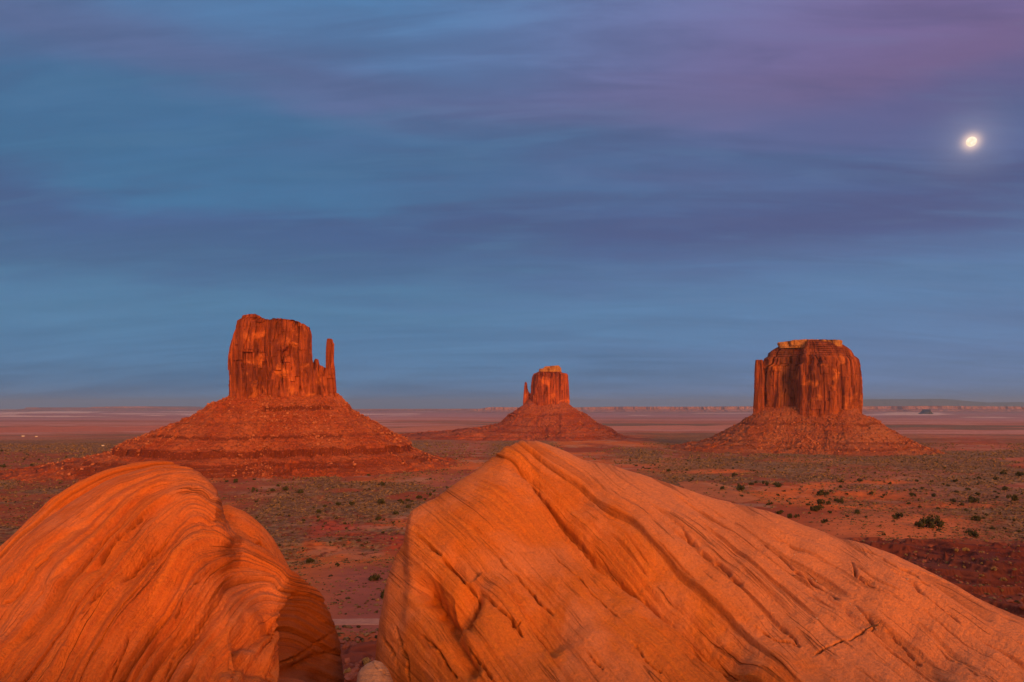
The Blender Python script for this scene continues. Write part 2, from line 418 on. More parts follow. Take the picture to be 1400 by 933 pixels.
# ------------------------------------------------------------------ the ground: one sheet from the rim to the horizon
PROFILE = [(1, -74), (200, -76), (280, -83), (450, -99), (700, -116), (1000, -128), (1400, -139), (2000, -149), (2400, -154.5),
           (3500, -165), (5000, -172), (8000, -190), (15000, -212), (25000, -240), (45000, -250), (140000, -260)]
def inpoly(px, py, poly, soft=0.0):
    P = poly; r = np.zeros(np.shape(px), bool); j = len(P) - 1
    for i in range(len(P)):
        xi, yi = P[i]; xj, yj = P[j]
        c = ((yi > py) != (yj > py)) & (px < (xj - xi) * (py - yi) / (yj - yi + 1e-9) + xi)
        r ^= c; j = i
    return r
def ground_h(X, Y, full=False):
    X = np.asarray(X, float); Y = np.asarray(Y, float)
    D = np.hypot(X, Y)
    lp = [(math.log(a), b) for a, b in PROFILE]
    zp = smtab(np.log(np.maximum(D, 1.0)), lp, 0.22)
    Yc = np.maximum(Y, 1e-3)
    px = CX + FPX * X / Yc; py = HOR - FPX * zp / Yc          # where this spot lies in the photo, for drawing the map of soils
    front = sst(Y / (D + 1e-6), 0.3, 0.6)
    w = fbm2(X / 900, Y / 900, 3, 71)
    # broad swells and terraces of bedrock
    a1 = np.interp(D, [150, 400, 1500, 6000, 30000], [3, 6, 7, 16, 40]) * (fbm2(X / (60 + D * .12), Y / (60 + D * .12), 3, 3) - .5)
    f = fbm2(X / 120, Y / 75, 5, 11) * 34
    step = 4.2
    fl = np.floor(f / step); fr = f / step - fl
    terr = (fl + sst(fr, 0.72, 0.95)) * step - 17
    tm = np.maximum(sst(fbm2(X / 300, Y / 300, 2, 23), 0.44, 0.56), sst(-px, -260, -160)) * np.interp(D, [120, 220, 900, 1700, 3000], [0, 1, .8, .45, 0])
    gap = np.exp(-((px - 500) / 70) ** 2) * sst(py, 762, 785) * (1 - sst(py, 862, 872))       # smooth wash with the track
    dune = np.exp(-((px - 1225) / 110) ** 2 - ((py - 726) / 22) ** 2)
    tm = tm * (1 - gap) * (1 - dune)
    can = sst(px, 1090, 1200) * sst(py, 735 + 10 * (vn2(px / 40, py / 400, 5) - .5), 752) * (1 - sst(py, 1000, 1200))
    rub = sst(py, 864, 878) * np.exp(-((px - 490) / 90) ** 2)
    wx_ = 40 * fbm2(X / 55, Y / 55, 3, 95); wy_ = 40 * fbm2(X / 55 + 9, Y / 55, 3, 96)
    f2 = (ridg((X + wx_) / 95 + Y / 160, (Y + wy_) / 62 - X / 150, 4, 91)) * 24
    s2 = 3.4; fl2 = np.floor(f2 / s2); terr2 = (fl2 + sst(f2 / s2 - fl2, 0.55, 0.9)) * s2 - 14
    rough = (fbm2(X / 14, Y / 14, 4, 41) - .5) * np.interp(D, [100, 300, 1500, 5000], [1.6, 2.4, 5.0, 9.0]) * (1 - .75 * gap) * (1 - .6 * dune)
    z = zp + a1 + terr * tm * 0.42 * (1 - can) + terr2 * (can + .6 * rub) * 1.0 + rough * (.55 + .45 * tm)
    z = z + dune * 3.0
    # rim and cliff under the viewpoint
    q = Y - 3.4 + 3.0 * (fbm2(X / 9 + 2.3, Y * 0, 3, 8) - .5) * sst(np.abs(X), 3, 12)
    zc = -1.62 - 0.66 * np.maximum(q, 0) + np.where(q > 2, (fbm2(X / 6, Y / 6, 4, 51) - .5) * np.minimum(q, 30) * .25, 0) + 0.05 * (vn2(X, Y, 2) - .5)
    z = np.where(Y < 230, smax(zc, z, 3.0), z)
    z = np.where(Y < 3.0, zc, z)
    if not full: return z
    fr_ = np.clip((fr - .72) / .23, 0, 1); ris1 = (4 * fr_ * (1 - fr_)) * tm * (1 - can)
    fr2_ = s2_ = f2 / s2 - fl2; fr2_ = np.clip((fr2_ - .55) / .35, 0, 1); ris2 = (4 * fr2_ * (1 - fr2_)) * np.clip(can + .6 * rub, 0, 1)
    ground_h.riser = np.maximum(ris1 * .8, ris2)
    return z, px, py, D, tm, can, gap, dune, rub, zp

az_f = np.radians(np.linspace(-40, 40, 1500))
az_b = np.radians(np.linspace(40, 320, 150))[1:-1]
AZ = np.concatenate([az_f, az_b])
r1 = np.exp(np.linspace(math.log(0.5), math.log(150), 110))[:-1]
def rows(a, b, n, p):
    return (np.linspace(a ** -p, b ** -p, n)) ** (-1 / p)
r2 = rows(150, 1600, 640, .8)[:-1]; r3 = rows(1600, 8000, 300, .8)[:-1]; r4 = rows(8000, 130000, 110, .8)
R = np.concatenate([r1, r2, r3, r4])
RR, AA = np.meshgrid(R, AZ, indexing='ij')
GX, GY = RR * np.sin(AA), RR * np.cos(AA)
z, px, py, D, tm, can, gap, dune, rub, zp = ground_h(GX, GY, True)
# --- map of soils (material colours only)
red = np.array([0.32, 0.080, 0.036]); orange = np.array([0.56, 0.155, 0.042]); maroon = np.array([0.155, 0.040, 0.028])
pink = np.array([0.39, 0.135, 0.082]); grey = np.array([0.17, 0.115, 0.085]); pale = np.array([0.46, 0.27, 0.17])
nA = fbm2(GX / 210, GY / 330, 5, 101); nB = fbm2(GX / 420 + 9, GY / 700, 4, 131); nC = fbm2(GX / (40 + D * .10), GY / (70 + D * .35), 4, 151)
nD = fbm2(GX / 60, GY / 60, 4, 171)
def L(c, d, f): return c + (d - c) * np.clip(f, 0, 1)[..., None]
soilc = np.zeros(GX.shape + (3,)) + red
soilc = L(soilc, orange, sst(nA, 0.50, 0.66))
soilc = L(soilc, pink, sst(nB, 0.52, 0.66) * .8)
soilc = L(soilc, pale, sst(nD, 0.55, 0.70) * .55 * sst(D, 350, 700))
scr = sst(nC, 0.36, 0.60)
# scrub density by region
left_plain = inpoly(px, py, [(-400, 572), (270, 572), (262, 577), (190, 606), (-400, 612)])
scr = np.where(left_plain, np.maximum(scr, sst(vn2(px / 90, py / 5, 3) + .25 * nC, 0.25, 0.45)), scr)
mid = sst(py, 608, 616) * (1 - sst(py, 668, 700)) * sst(px, 790, 880)
scr = np.maximum(scr * (1 - .3 * mid), mid * sst(fbm2(px / 120, py / 9, 4, 7), 0.34, 0.60))
gapveg = np.exp(-((px - 500) / 170) ** 2) * sst(py, 655, 664) * (1 - sst(py, 755, 775))
scr = np.maximum(scr * .8, gapveg * sst(fbm2(px / 80, py / 10, 4, 19), 0.34, 0.62))
redpatch = np.exp(-((px - 455) / 45) ** 2 - ((py - 722) / 16) ** 2) + np.exp(-((px - 530) / 40) ** 2 - ((py - 738) / 9) ** 2)
soilc = L(soilc, np.array([0.42, .075, .045]), redpatch * .8); scr = scr * (1 - .6 * np.clip(redpatch, 0, 1))
lt = sst(-px, -230, -120) * sst(py, 612, 622)
soilc = L(soilc, red * .85, lt * .6); scr = scr * (1 - .55 * lt * sst(fbm2(px / 60, py / 8, 3, 29), .35, .5))
scr *= (1 - gap) * (1 - .92 * dune) * (1 - .95 * can) * (1 - rub)
scr = np.clip(scr * 1.25, 0, 1) * sst(D, 190, 300)
soilc = L(soilc, np.array([0.36, 0.115, 0.080]), gap * .9)
soilc = L(soilc, np.array([0.62, 0.185, 0.065]), dune * 1.6)
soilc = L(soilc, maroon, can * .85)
clr = inpoly(px, py + 3 * (vn2(px / 20, py / 5, 9) - .5), [(925, 659), (972, 659), (1000, 668), (1040, 684), (1010, 690), (940, 672)]) * 1.0
soilc = L(soilc, np.array([0.52, 0.20, 0.085]), clr * .7); scr = scr * (1 - .9 * clr)
stk = sum(np.exp(-((px - a) / b) ** 2 - ((py - c) / d_) ** 2) for a, b, c, d_ in ((1150, 55, 695, 3.5), (1078, 38, 673, 7), (1200, 70, 658, 3), (1190, 60, 676, 6), (1120, 30, 664, 4), (1300, 60, 690, 4), (985, 50, 646, 3)))
stk = np.clip(stk * (.4 + 1.2 * fbm2(px / 25, py / 4, 3, 12)), 0, 1)
soilc = L(soilc, np.array([0.62, 0.165, 0.045]), stk); scr = scr * (1 - .75 * stk)
soilc = L(soilc, maroon * 1.1, rub * .8)
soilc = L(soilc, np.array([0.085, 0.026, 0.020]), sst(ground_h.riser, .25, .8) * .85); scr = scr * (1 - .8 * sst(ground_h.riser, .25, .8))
# far plains: long bands of pink, brown and grey-green
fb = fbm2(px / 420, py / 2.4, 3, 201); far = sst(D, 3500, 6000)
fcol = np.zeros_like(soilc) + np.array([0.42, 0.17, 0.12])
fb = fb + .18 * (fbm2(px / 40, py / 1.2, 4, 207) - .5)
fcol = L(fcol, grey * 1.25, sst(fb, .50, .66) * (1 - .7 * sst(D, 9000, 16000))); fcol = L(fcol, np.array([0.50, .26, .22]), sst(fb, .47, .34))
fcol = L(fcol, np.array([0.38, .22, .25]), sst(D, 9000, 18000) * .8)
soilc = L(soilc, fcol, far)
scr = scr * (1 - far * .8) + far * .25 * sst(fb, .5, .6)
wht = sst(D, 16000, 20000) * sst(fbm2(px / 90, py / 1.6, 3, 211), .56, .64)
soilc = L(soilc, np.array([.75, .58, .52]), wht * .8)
for poly, c in (([(-400, 584), (60, 584), (250, 583), (240, 590), (120, 590), (0, 591.5), (-400, 592)], np.array([.52, .18, .12])),
                ([(470, 586), (640, 584), (700, 583), (640, 592), (520, 591)], np.array([.55, .22, .14])),
                ([(800, 583), (1010, 581), (985, 587), (820, 588)], np.array([.55, .24, .17]))):
    k = inpoly(px, py + 2 * (vn2(px / 30, py / 9, 3) - .5), poly) * 1.0
    soilc = L(soilc, c, k * .8); scr = scr * (1 - .8 * k)
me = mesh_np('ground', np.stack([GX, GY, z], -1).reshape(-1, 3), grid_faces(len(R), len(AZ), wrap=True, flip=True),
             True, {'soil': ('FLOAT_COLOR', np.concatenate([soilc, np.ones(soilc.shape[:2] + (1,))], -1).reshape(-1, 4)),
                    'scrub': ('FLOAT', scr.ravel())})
ground = link('ground', me, M_ground); tag(ground, kind='structure')
SCR_R, SCR_A, SCR = R, AZ[:1500], scr[:, :1500]
del soilc, fcol

# dirt track crossing the gap between the boulders
tx = np.linspace(-260, 260, 300); ty = 276 + 6 * np.sin(tx / 90 + 1.0) + tx * 0.02
def hground(x, y): return ground_h(x, y)
V = []
offs = np.linspace(-6, 6, 9)
Xr = tx[:, None] + 0 * offs[None]; Yr = ty[:, None] + offs[None] + .8 * (fbm2(tx[:, None] / 12, offs[None] * 0, 3, 77) - .5)
Zr = hground(Xr, Yr); Zr = Zr * .2 + Zr.mean(1, keepdims=True) * .8
Zr = np.maximum(Zr, hground(Xr, Yr) + .04) + .2
Zr[:, 0] -= .6; Zr[:, -1] -= .6
road = link('dirt_road', mesh_np('dirt_road', np.stack([Xr, Yr, Zr], -1).reshape(-1, 3), grid_faces(300, 9, flip=True)), M_road)
tag(road, kind='structure')

# ------------------------------------------------------------------ buttes
def resample(poly, n):
    P = np.array(poly + [poly[0]], float)
    seg = np.hypot(*(P[1:] - P[:-1]).T); s = np.concatenate([[0], np.cumsum(seg)])
    t = np.linspace(0, s[-1], n, endpoint=False)
    Q = np.stack([np.interp(t, s, P[:, 0]), np.interp(t, s, P[:, 1])], -1)
    w = max(1, n // 110)
    for _ in range(6):
        Q = (np.roll(Q, w, 0) + 2 * Q + np.roll(Q, -w, 0)) / 4
    T = np.roll(Q, -1, 0) - np.roll(Q, 1, 0); T /= np.hypot(*T.T)[:, None] + 1e-9
    return Q, np.stack([T[:, 1], -T[:, 0]], -1), s[-1] * t / s[-1]

def face(root, px):
    a = math.atan2(px - CX, FPX)
    root.rotation_euler = (0, 0, -a); root.scale = (math.cos(a), 1, 1)
    root['_a'] = a
def to_world(root, X, Y):
    a = root['_a']; x = X * math.cos(a)
    return root.location.x + x * math.cos(a) + Y * math.sin(a), root.location.y - x * math.sin(a) + Y * math.cos(a)
def cliff(name, D, px0, edgesL, edgesR, top, ybase, poly, halfdepth, mat, parent, seed, amp=1.0, n=900, nz=230, yoff=0, taper=None, blocky=1.0, sc_=1.0, tier=None, varn_shade=None):
    """edgesL/R: [(row, px)] outline at the thing's own distance; poly: plan outline, x in -1..1, y in -1 (near) .. 1 (far)"""
    m = D / FPX
    Q, Nn, arc = resample(poly, n)
    Q[:, 0] /= np.abs(Q[:, 0]).max(); 
    per = arc / arc.max() * 2 * ((edgesR[0][1] - edgesL[0][1]) * m + 2 * halfdepth)
    zt = max(HOR - min(v for _, v in top), 1) * m
    zb = (HOR - ybase) * m - 12 * sc_
    t = np.linspace(0, 1, nz) ** 1.0
    zf = {1800.0: 1 - 52 / 1800, 2700.0: 1 - 60 / 2700, 3900.0: 1 - 55 / 3900}.get(D, 1.0)
    ztop_max = (HOR - min(v for _, v in top)) * m * zf
    Z = zb + t * (ztop_max - zb)
    rowsy = HOR - np.where(Z > 0, Z / zf, Z) / m
    l = tab(rowsy, sorted(edgesL)); r = tab(rowsy, sorted(edgesR))
    c = (l + r) / 2; h = (r - l) / 2
    X = ((c[:, None] + h[:, None] * Q[None, :, 0]) - px0) * m
    tp = np.ones(nz) if taper is None else tab(rowsy, sorted(taper))
    Yv = Q[None, :, 1] * halfdepth * tp[:, None] + yoff
    Zg = np.repeat(Z[:, None], n, 1)
    # relief of the wall: buttresses, joint-bounded slabs, cracks, bedding
    A = np.repeat(per[None], nz, 0) / sc_; Zs = Zg / sc_
    wz = (fbm2(A / 60, Zs / 90, 3, seed + 3) - .5)
    Aw = A + wz * 10
    d = (fbm2(Aw / 46, Zs / 400, 3, seed) - .5) * 34
    d += (cell(Aw / 21, Zs / 75, seed + 1) - .5) * 10 * blocky
    d += (cell(Aw / 9.5 + .3, Zs / 38, seed + 2) - .5) * 5.5 * blocky
    d += (fbm2(Aw / 7, Zs / 22, 3, seed + 9) - .5) * 4.0
    cr = ridg(Aw / 27, Zs / 260, 2, seed + 4); d -= sst(cr, 0.86, 0.97) * 15
    cr = ridg(Aw / 11, Zs / 110, 2, seed + 6); d -= sst(cr, 0.85, 0.97) * 5.5
    tt = (Zg - zb) / (ztop_max - zb)
    bed = (vn2(Zs / 5.5, A * 0 + .5, seed + 7) - .5) * 2.6 + (cell(Zs / 9, A / 90, seed + 8) - .5) * 1.8
    d += bed * (0.25 + .9 * sst(tt, .80, .92) + .9 * (1 - sst(tt, .08, .16)))
    d = d * (.45 + .55 * sst(tt, 0.03, .2))
    if tier:                                     # thin-bedded slope above the wall
        ry_ = HOR - Zg / m / zf; k_ = 1 - sst(ry_, tier - 1, tier + 2)
        q_ = (ry_ + (fbm2(A / 80, Zs * 0, 2, seed + 41) - .5) * 4.0) / 2.9
        st_ = (q_ - np.floor(q_) - .5) * 3.5 * (.2 + 1.6 * fbm2(A / 50, Zs / 12, 2, seed + 42))
        d = d * (1 - .6 * k_) + k_ * st_ * 1.0
    d -= 2.5
    d *= amp * sc_
    lim = (h * m * .45)[:, None]
    d = np.clip(d, -lim, lim)
    sx = np.abs(Nn[None, :, 0]) ** 1.5            # keep the traced outline on the two flanks
    d = d * (1 - .62 * sx)
    X = X + d * Nn[None, :, 0]; Yv = Yv + d * Nn[None, :, 1]
    T = (HOR - tab(px0 + X / m, sorted(top))) * m * zf
    T = T + (fbm2(X / 14 / sc_, Yv / 14 / sc_, 3, seed + 12) - .5) * 5 * amp * sc_
    Zg = np.minimum(Zg, T)
    # closing rings of the top
    xc = X[-1].mean(); yc = Yv[-1].mean()
    ringsX = [X]; ringsY = [Yv]; ringsZ = [Zg]
    for s in np.linspace(.96, 0.0, 28):
        xr = xc + (X[-1] - xc) * s; yr = yc + (Yv[-1] - yc) * s
        tr = (HOR - tab(px0 + xr / m, sorted(top))) * m * zf + (fbm2(xr / 9 / sc_, yr / 9 / sc_, 4, seed + 15) - .5) * 5 * amp * sc_
        ringsX.append(xr[None]); ringsY.append(yr[None]); ringsZ.append(tr[None])
    X = np.concatenate(ringsX); Yv = np.concatenate(ringsY); Zg = np.concatenate(ringsZ)
    vr = np.zeros(X.shape)
    if varn_shade:  # browner wall tone plus the recess's shade painted into the colour
        xr_ = px0 + X / m
        vr = sst(xr_, varn_shade[0] - 3, varn_shade[0] + 3) * (1 - sst(xr_, varn_shade[1] - 2.5, varn_shade[1] + 1)) * (Yv < 0) * sst(fbm2(X / 40, Zg / 150, 3, seed + 51), .25, .55)
    me = mesh_np(name, np.stack([X, Yv, Zg], -1).reshape(-1, 3), grid_faces(X.shape[0], n, wrap=True), False, {'varnish_shade': ('FLOAT', vr.ravel())})
    return link(name, me, mat, parent)

def talus(name, D, px0, pl, pr, hd, table, mat, parent, seed, n=1300, nr=330, ledges=(), sc_=1.0, yoff=0):
    """table rows: (row, eL, eR, eF, eB) px-units the slope has run out from the block at that height"""
    m = D / FPX
    poly = [(-1, -.75), (-.8, -1), (.8, -1), (1, -.75), (1, .75), (.8, 1), (-.8, 1), (-1, .75)]
    Q, Nn, arc = resample(poly, n)
    per = arc / arc.max()
    hw = (pr - pl) / 2; cxp = (pl + pr) / 2
    tb = np.array(table, float)
    # spend rows evenly on slope length
    ln = np.concatenate([[0], np.cumsum(np.hypot(np.diff(tb[:, 0]), np.diff(tb[:, 3])) + .5 * np.abs(np.diff(tb[:, 0])))])
    u = np.linspace(0, ln[-1], nr)
    ry = np.interp(u, ln, tb[:, 0]); eL, eR, eF, eB = (np.interp(u, ln, tb[:, k]) for k in (1, 2, 3, 4))
    th = np.arctan2(Nn[:, 1], Nn[:, 0])
    cxn, cyn = Nn[:, 0], Nn[:, 1]
    wR = np.clip(cxn, 0, 1) ** 2; wL = np.clip(-cxn, 0, 1) ** 2; wF = np.clip(-cyn, 0, 1) ** 2; wB = np.clip(cyn, 0, 1) ** 2
    E = (eL[:, None] * wL + eR[:, None] * wR + eF[:, None] * wF + eB[:, None] * wB) * m
    # smooth directions: corners fan out
    base = np.stack([(cxp - px0 + hw * Q[:, 0]) * m, Q[:, 1] * hd + yoff], -1)
    ang = th
    s = per * 2 * math.pi
    cs, sn = np.cos(s) * 3, np.sin(s) * 3
    fx = per * 900 * .9 ; U = np.repeat(fx[None], nr, 0)
    Emid = E
    gul = (ridg(U / 26 + .15 * Emid / (40 * sc_), Emid / (260 * sc_), 3, seed) - .55)
    gam = sst(E / sc_, 15, 170) * 22
    lobes = (fbm2(U / 90, Emid / (600 * sc_), 3, seed + 5) - .5) * sst(E / sc_, 20, 260) * 70
    E2 = E + (gul * gam + lobes) * sc_ * (1 - .75 * np.abs(cxn)[None] ** 4)
    X = base[None, :, 0] + E2 * cxn[None]; Y = base[None, :, 1] + E2 * cyn[None]
    Z = np.repeat(((HOR - ry) * m)[:, None], n, 1)
    bm = (fbm2(X / (13 * sc_), Y / (13 * sc_), 4, seed + 7) - .5)
    Z = Z + bm * 8.5 * sc_ * sst(E / sc_, 2, 25) + (vn2(X / (4.6 * sc_), Y / (4.6 * sc_), seed + 8) - .5) * 3.2 * sc_
    crag = sst(fbm2(X / (9 * sc_), Y / (9 * sc_), 3, seed + 9), .52, .60) * sst(fbm2(X / (70 * sc_), Y / (70 * sc_), 2, seed + 10), .42, .55)
    Z = Z + crag * 3.6 * sc_ * sst(E / sc_, 10, 40)
    wave = (fbm2(U / 170, Emid * 0 + .5, 3, seed + 31) - .5) * 12 + (fbm2(U / 45, Emid * 0 + .5, 3, seed + 32) - .5) * 4
    Z = Z + wave * sc_ * sst(E / sc_, 8, 60) * (1 - .8 * np.abs(cxn)[None] ** 4)
    Z = Z + (ridg(U / 9, Emid / (70 * sc_), 3, seed + 33) - .6) * 3 * sc_ * sst(E / sc_, 10, 50)
    led = np.zeros_like(Z)
    cone = sst(fbm2(U / 52, Emid * 0 + .5, 2, seed + 60), .56, .66)
    for (ya, yb, broken) in ledges:              # bands of harder rock: push the band's lower half out into a step
        k = sst(ry, ya - 1.0, ya) * (1 - sst(ry, yb, yb + 1.2))
        pres = sst(fbm2(U / 60 + ya, Emid * 0 + .5, 3, seed + int(ya)), broken - .06, broken + .06) * (1 - .9 * cone * (broken > .31))
        thk = min(1.0, (yb - ya) / 5.0)
        col_ = ((cell(U / 3.2, Z / 200, seed + 21) - .5) * 5.0 + (cell(U / 1.3, Z / 100, seed + 22) - .5) * 2.5) * thk
        flute = k[:, None] * pres
        X = X + flute * col_ * cxn * sc_; Y = Y + flute * col_ * cyn * sc_
        # recess under the lip where the band is present, rubble apron where it is not
        led = np.maximum(led, flute)
        smooth = k[:, None] * (1 - pres)
        E3 = 4.5 * sc_ * smooth * ((ry[:, None] - ya) / max(yb - ya, .5) - .5) * 2
        X = X + E3 * cxn; Y = Y + E3 * cyn
    me = mesh_np(name, np.stack([X, Y, Z], -1).reshape(-1, 3), grid_faces(nr, n, wrap=True, flip=True), True,
                 {'ledge': ('FLOAT', led.ravel())})
    return link(name, me, mat, parent), (X, Y, Z)

ICO_V = None
def ico():
    p = (1 + 5 ** .5) / 2
    v = np.array([(-1, p, 0), (1, p, 0), (-1, -p, 0), (1, -p, 0), (0, -1, p), (0, 1, p), (0, -1, -p), (0, 1, -p), (p, 0, -1), (p, 0, 1), (-p, 0, -1), (-p, 0, 1)], float)
    v /= np.linalg.norm(v[0])
    f = np.array([(0, 11, 5), (0, 5, 1), (0, 1, 7), (0, 7, 10), (0, 10, 11), (1, 5, 9), (5, 11, 4), (11, 10, 2), (10, 7, 6), (7, 1, 8),
                  (3, 9, 4), (3, 4, 2), (3, 2, 6), (3, 6, 8), (3, 8, 9), (4, 9, 5), (2, 4, 11), (6, 2, 10), (8, 6, 7), (9, 8, 1)])
    return v, f
IV, IF = ico()
def rocks_mesh(name, C, S, seed, jit=.35, flat=.75):
    rng = np.random.default_rng(seed)
    n = len(C)
    V = IV[None] * (1 + jit * (rng.random((n, 12, 1)) - .5) * 2)
    V = V * (S[:, None, None] * (0.7 + .6 * rng.random((n, 1, 3)))) * np.array([1, 1, flat])
    a = rng.random(n) * 6.28; c, s = np.cos(a)[:, None], np.sin(a)[:, None]
    V = np.stack([V[..., 0] * c - V[..., 1] * s, V[..., 0] * s + V[..., 1] * c, V[..., 2]], -1) + C[:, None]
    F = IF[None] + (np.arange(n) * 12)[:, None, None]
    return mesh_np(name, V.reshape(-1, 3), F.reshape(-1, 3), False)

def rubble(name, root, XYZ, zr, count, smin_, smax_, seed, bias=None, label=None):
    X, Y, Z = XYZ; rng = np.random.default_rng(seed)
    nr, n = X.shape
    i = rng.integers(5, nr - 5, count * 6); j = rng.integers(0, n, count * 6)
    zz = Z[i, j]
    w = np.ones(len(i)) * .35
    w = np.where((zz > zr[0]) & (zz < zr[1]), 1.0, w) * (zz > zr[2])
    w *= sst(fbm2(X[i, j] / 60, Y[i, j] / 60, 2, seed), .35, .6)
    w *= (Y[i, j] < 120)
    ok = rng.random(len(i)) < w
    i, j = i[ok][:count], j[ok][:count]
    wx, wy = to_world(root, X[i, j], Y[i, j])
    C = np.stack([wx, wy, Z[i, j]], -1)
    S = smin_ + (smax_ - smin_) * rng.random(len(i)) ** 5
    C[:, 2] += S * .2
    o = link(name, rocks_mesh(name, C, S, seed), M_rubble)
    return tag(o, label, 'rubble', None, 'stuff')

BOX = [(-1, -.7), (-.85, -1), (-.3, -.92), (-.25, -.75), (-.1, -.78), (-.05, -1.0), (.35, -1.05), (.55, -.9), (.9, -.95), (1, -.6), (1, .7), (.8, 1), (-.8, 1), (-1, .7)]
# --- West butte, with a free-standing thumb on its right
DW = 1800.0; PW = 391.0
mW = DW / FPX
west = empty('sandstone_butte', ((PW - CX) * mW, DW, 0))
tag(west, 'large red sandstone butte on the left with a tall thumb spire at its right side', 'butte', 'sandstone buttes rising from the valley')
face(west, PW)
cliff('cliff_block', DW, PW, [(560, 316), (545, 316), (500, 315.5), (490, 315), (472, 317), (456, 320.5), (450, 323), (440, 325), (436, 331), (430, 333)],
      [(560, 430), (545, 429), (497, 427.5), (490, 426), (483, 425.5), (480, 425), (455, 424.6), (446, 423), (430, 422)],
      [(300, 436), (326, 437), (333, 433), (345, 431.5), (356, 434), (360, 437), (372, 437.5), (383, 436), (400, 438), (410, 441), (418, 444), (423, 446), (426, 452), (440, 470)],
      544, BOX, 62, M_cliffW, west, 300, amp=1.25, n=1100)
cliff('shoulder_wall', DW, PW, [(565, 415), (500, 420), (480, 425)], [(565, 466.5), (550, 465), (545, 463.5), (532, 461.5), (505, 458), (490, 456)],
      [(400, 486), (426, 490), (427, 496), (429.5, 494), (430.5, 489.5), (435, 490.5), (436.5, 498), (440, 500), (444, 502.5), (448, 503), (454, 504), (460, 509), (463, 520), (466, 540), (470, 546)],
      548, BOX, 40, M_cliffW, west, 340, amp=.75, n=700, yoff=-8)
cliff('thumb_spire', DW, PW, [(560, 443), (505, 445), (475, 445.8), (464, 446.4), (460.5, 446.9), (459, 448)], [(560, 462.5), (530, 461), (505, 459.2), (492, 457.6), (467, 457.8), (464.5, 456.2), (460, 455.6), (459, 454.4)],
      [(440, 461), (448, 460), (453, 459.6), (456, 461)], 552, [(-1, -.8), (-.6, -1), (.7, -1), (1, -.6), (1, .8), (.6, 1), (-.7, 1), (-1, .7)], 9, M_cliffW, west, 360, amp=.30, n=260, nz=260, yoff=-14)
tW, xyzW = talus('talus_slope', DW, PW, 318, 465, 36,
      [(536, -8, -8, -8, -8), (541, -1, 0, 8, 4), (549, 14, 7, 20, 12), (555, 30, 13, 30, 25), (556, 33, 14, 33, 27), (561, 34, 15.5, 34.5, 30), (562, 37, 17, 39, 33), (575, 61, 42, 62, 55), (591, 101, 71, 96, 90),
       (592, 104, 73, 99, 92), (594.5, 105, 75, 100.5, 94), (595.5, 109, 78, 104, 98), (605, 136, 100, 124, 130), (606, 141, 102, 127, 134), (607, 144, 99, 128, 136), (615, 148, 101, 130.5, 140),
       (616, 153, 104, 135, 145), (620, 180, 116, 156, 165), (620.5, 184, 117, 158, 167), (623, 187, 118, 159.5, 168), (624, 205, 126, 170, 180), (627, 208, 128, 172, 182), (628, 222, 136, 184, 200), (630.5, 226, 139, 186, 203),
       (634, 258, 158, 208, 230), (640, 300, 190, 236, 260), (652, 340, 230, 270, 290)],
      M_talusW, west, 400, ledges=((556.3, 560.8, .40), (592.2, 594.3, .42), (607.2, 614.8, .30), (620.8, 622.8, .35), (624.3, 626.8, .38), (628.3, 630.3, .40)))
rubble('rubble', west, xyzW, (-92, -62, -138), 13000, .6, 3.6, 5, label='pale broken rocks strewn over the talus of the left butte')

# --- East butte, farther, thumb on its left
DE = 3900.0; PE = 751.0; mE = DE / FPX
east = empty('sandstone_butte', ((PE - CX) * mE, DE, 0))
tag(east, 'small distant sandstone butte in the centre with a short thin thumb at its left side', 'butte', 'sandstone buttes rising from the valley')
face(east, PE)
cliff('cliff_block', DE, PE, [(560, 724), (550, 724.6), (530, 725.2), (515, 727), (511, 729), (508, 732), (500, 733)],
      [(560, 778.5), (551, 778), (530, 776.6), (513, 775.5), (510.5, 774), (509.5, 768), (500, 767)],
      [(720, 511), (729, 510.6), (735, 509.5), (738, 508.6), (767, 508.6), (768, 509.6), (774, 510.3), (780, 512)], 552,
      [(-1, -.5), (-.6, -1), (.45, -1), (.5, -.8), (.62, -.8), (1, -.6), (1, .8), (.6, 1), (-.8, 1), (-1, .6)], 85, M_cliffE, east, 500, amp=.75, n=700, nz=170, sc_=1.7)
cliff('cap_rock', DE, PE, [(512, 736), (505, 736.8), (504, 737.2), (503, 742), (499, 744)], [(512, 768), (503, 767), (500.5, 765), (499, 764)],
      [(735, 504.5), (743, 503.8), (744.5, 501.4), (752, 500.6), (763, 499.8), (765.5, 501), (768, 504)], 510, BOX, 52, M_cap, east, 520, amp=.35, n=400, nz=50, sc_=1.2)
cliff('thumb_spire', DE, PE, [(562, 714.6), (550, 715.2), (537, 716), (530, 716.6), (524, 717.4), (522, 718)], [(562, 729), (545, 727), (538, 724.6), (535, 722.4), (531, 721.2), (525, 720.6), (522, 719.8)],
      [(714, 524), (718.6, 522), (720.5, 523), (721.5, 531), (723, 536), (725, 536), (730, 540)], 552, [(-1, -.8), (-.6, -1), (.7, -1), (1, -.6), (1, .8), (.6, 1), (-.7, 1), (-1, .7)], 22, M_cliffE, east, 540, amp=.3, n=220, nz=120, sc_=1.2)
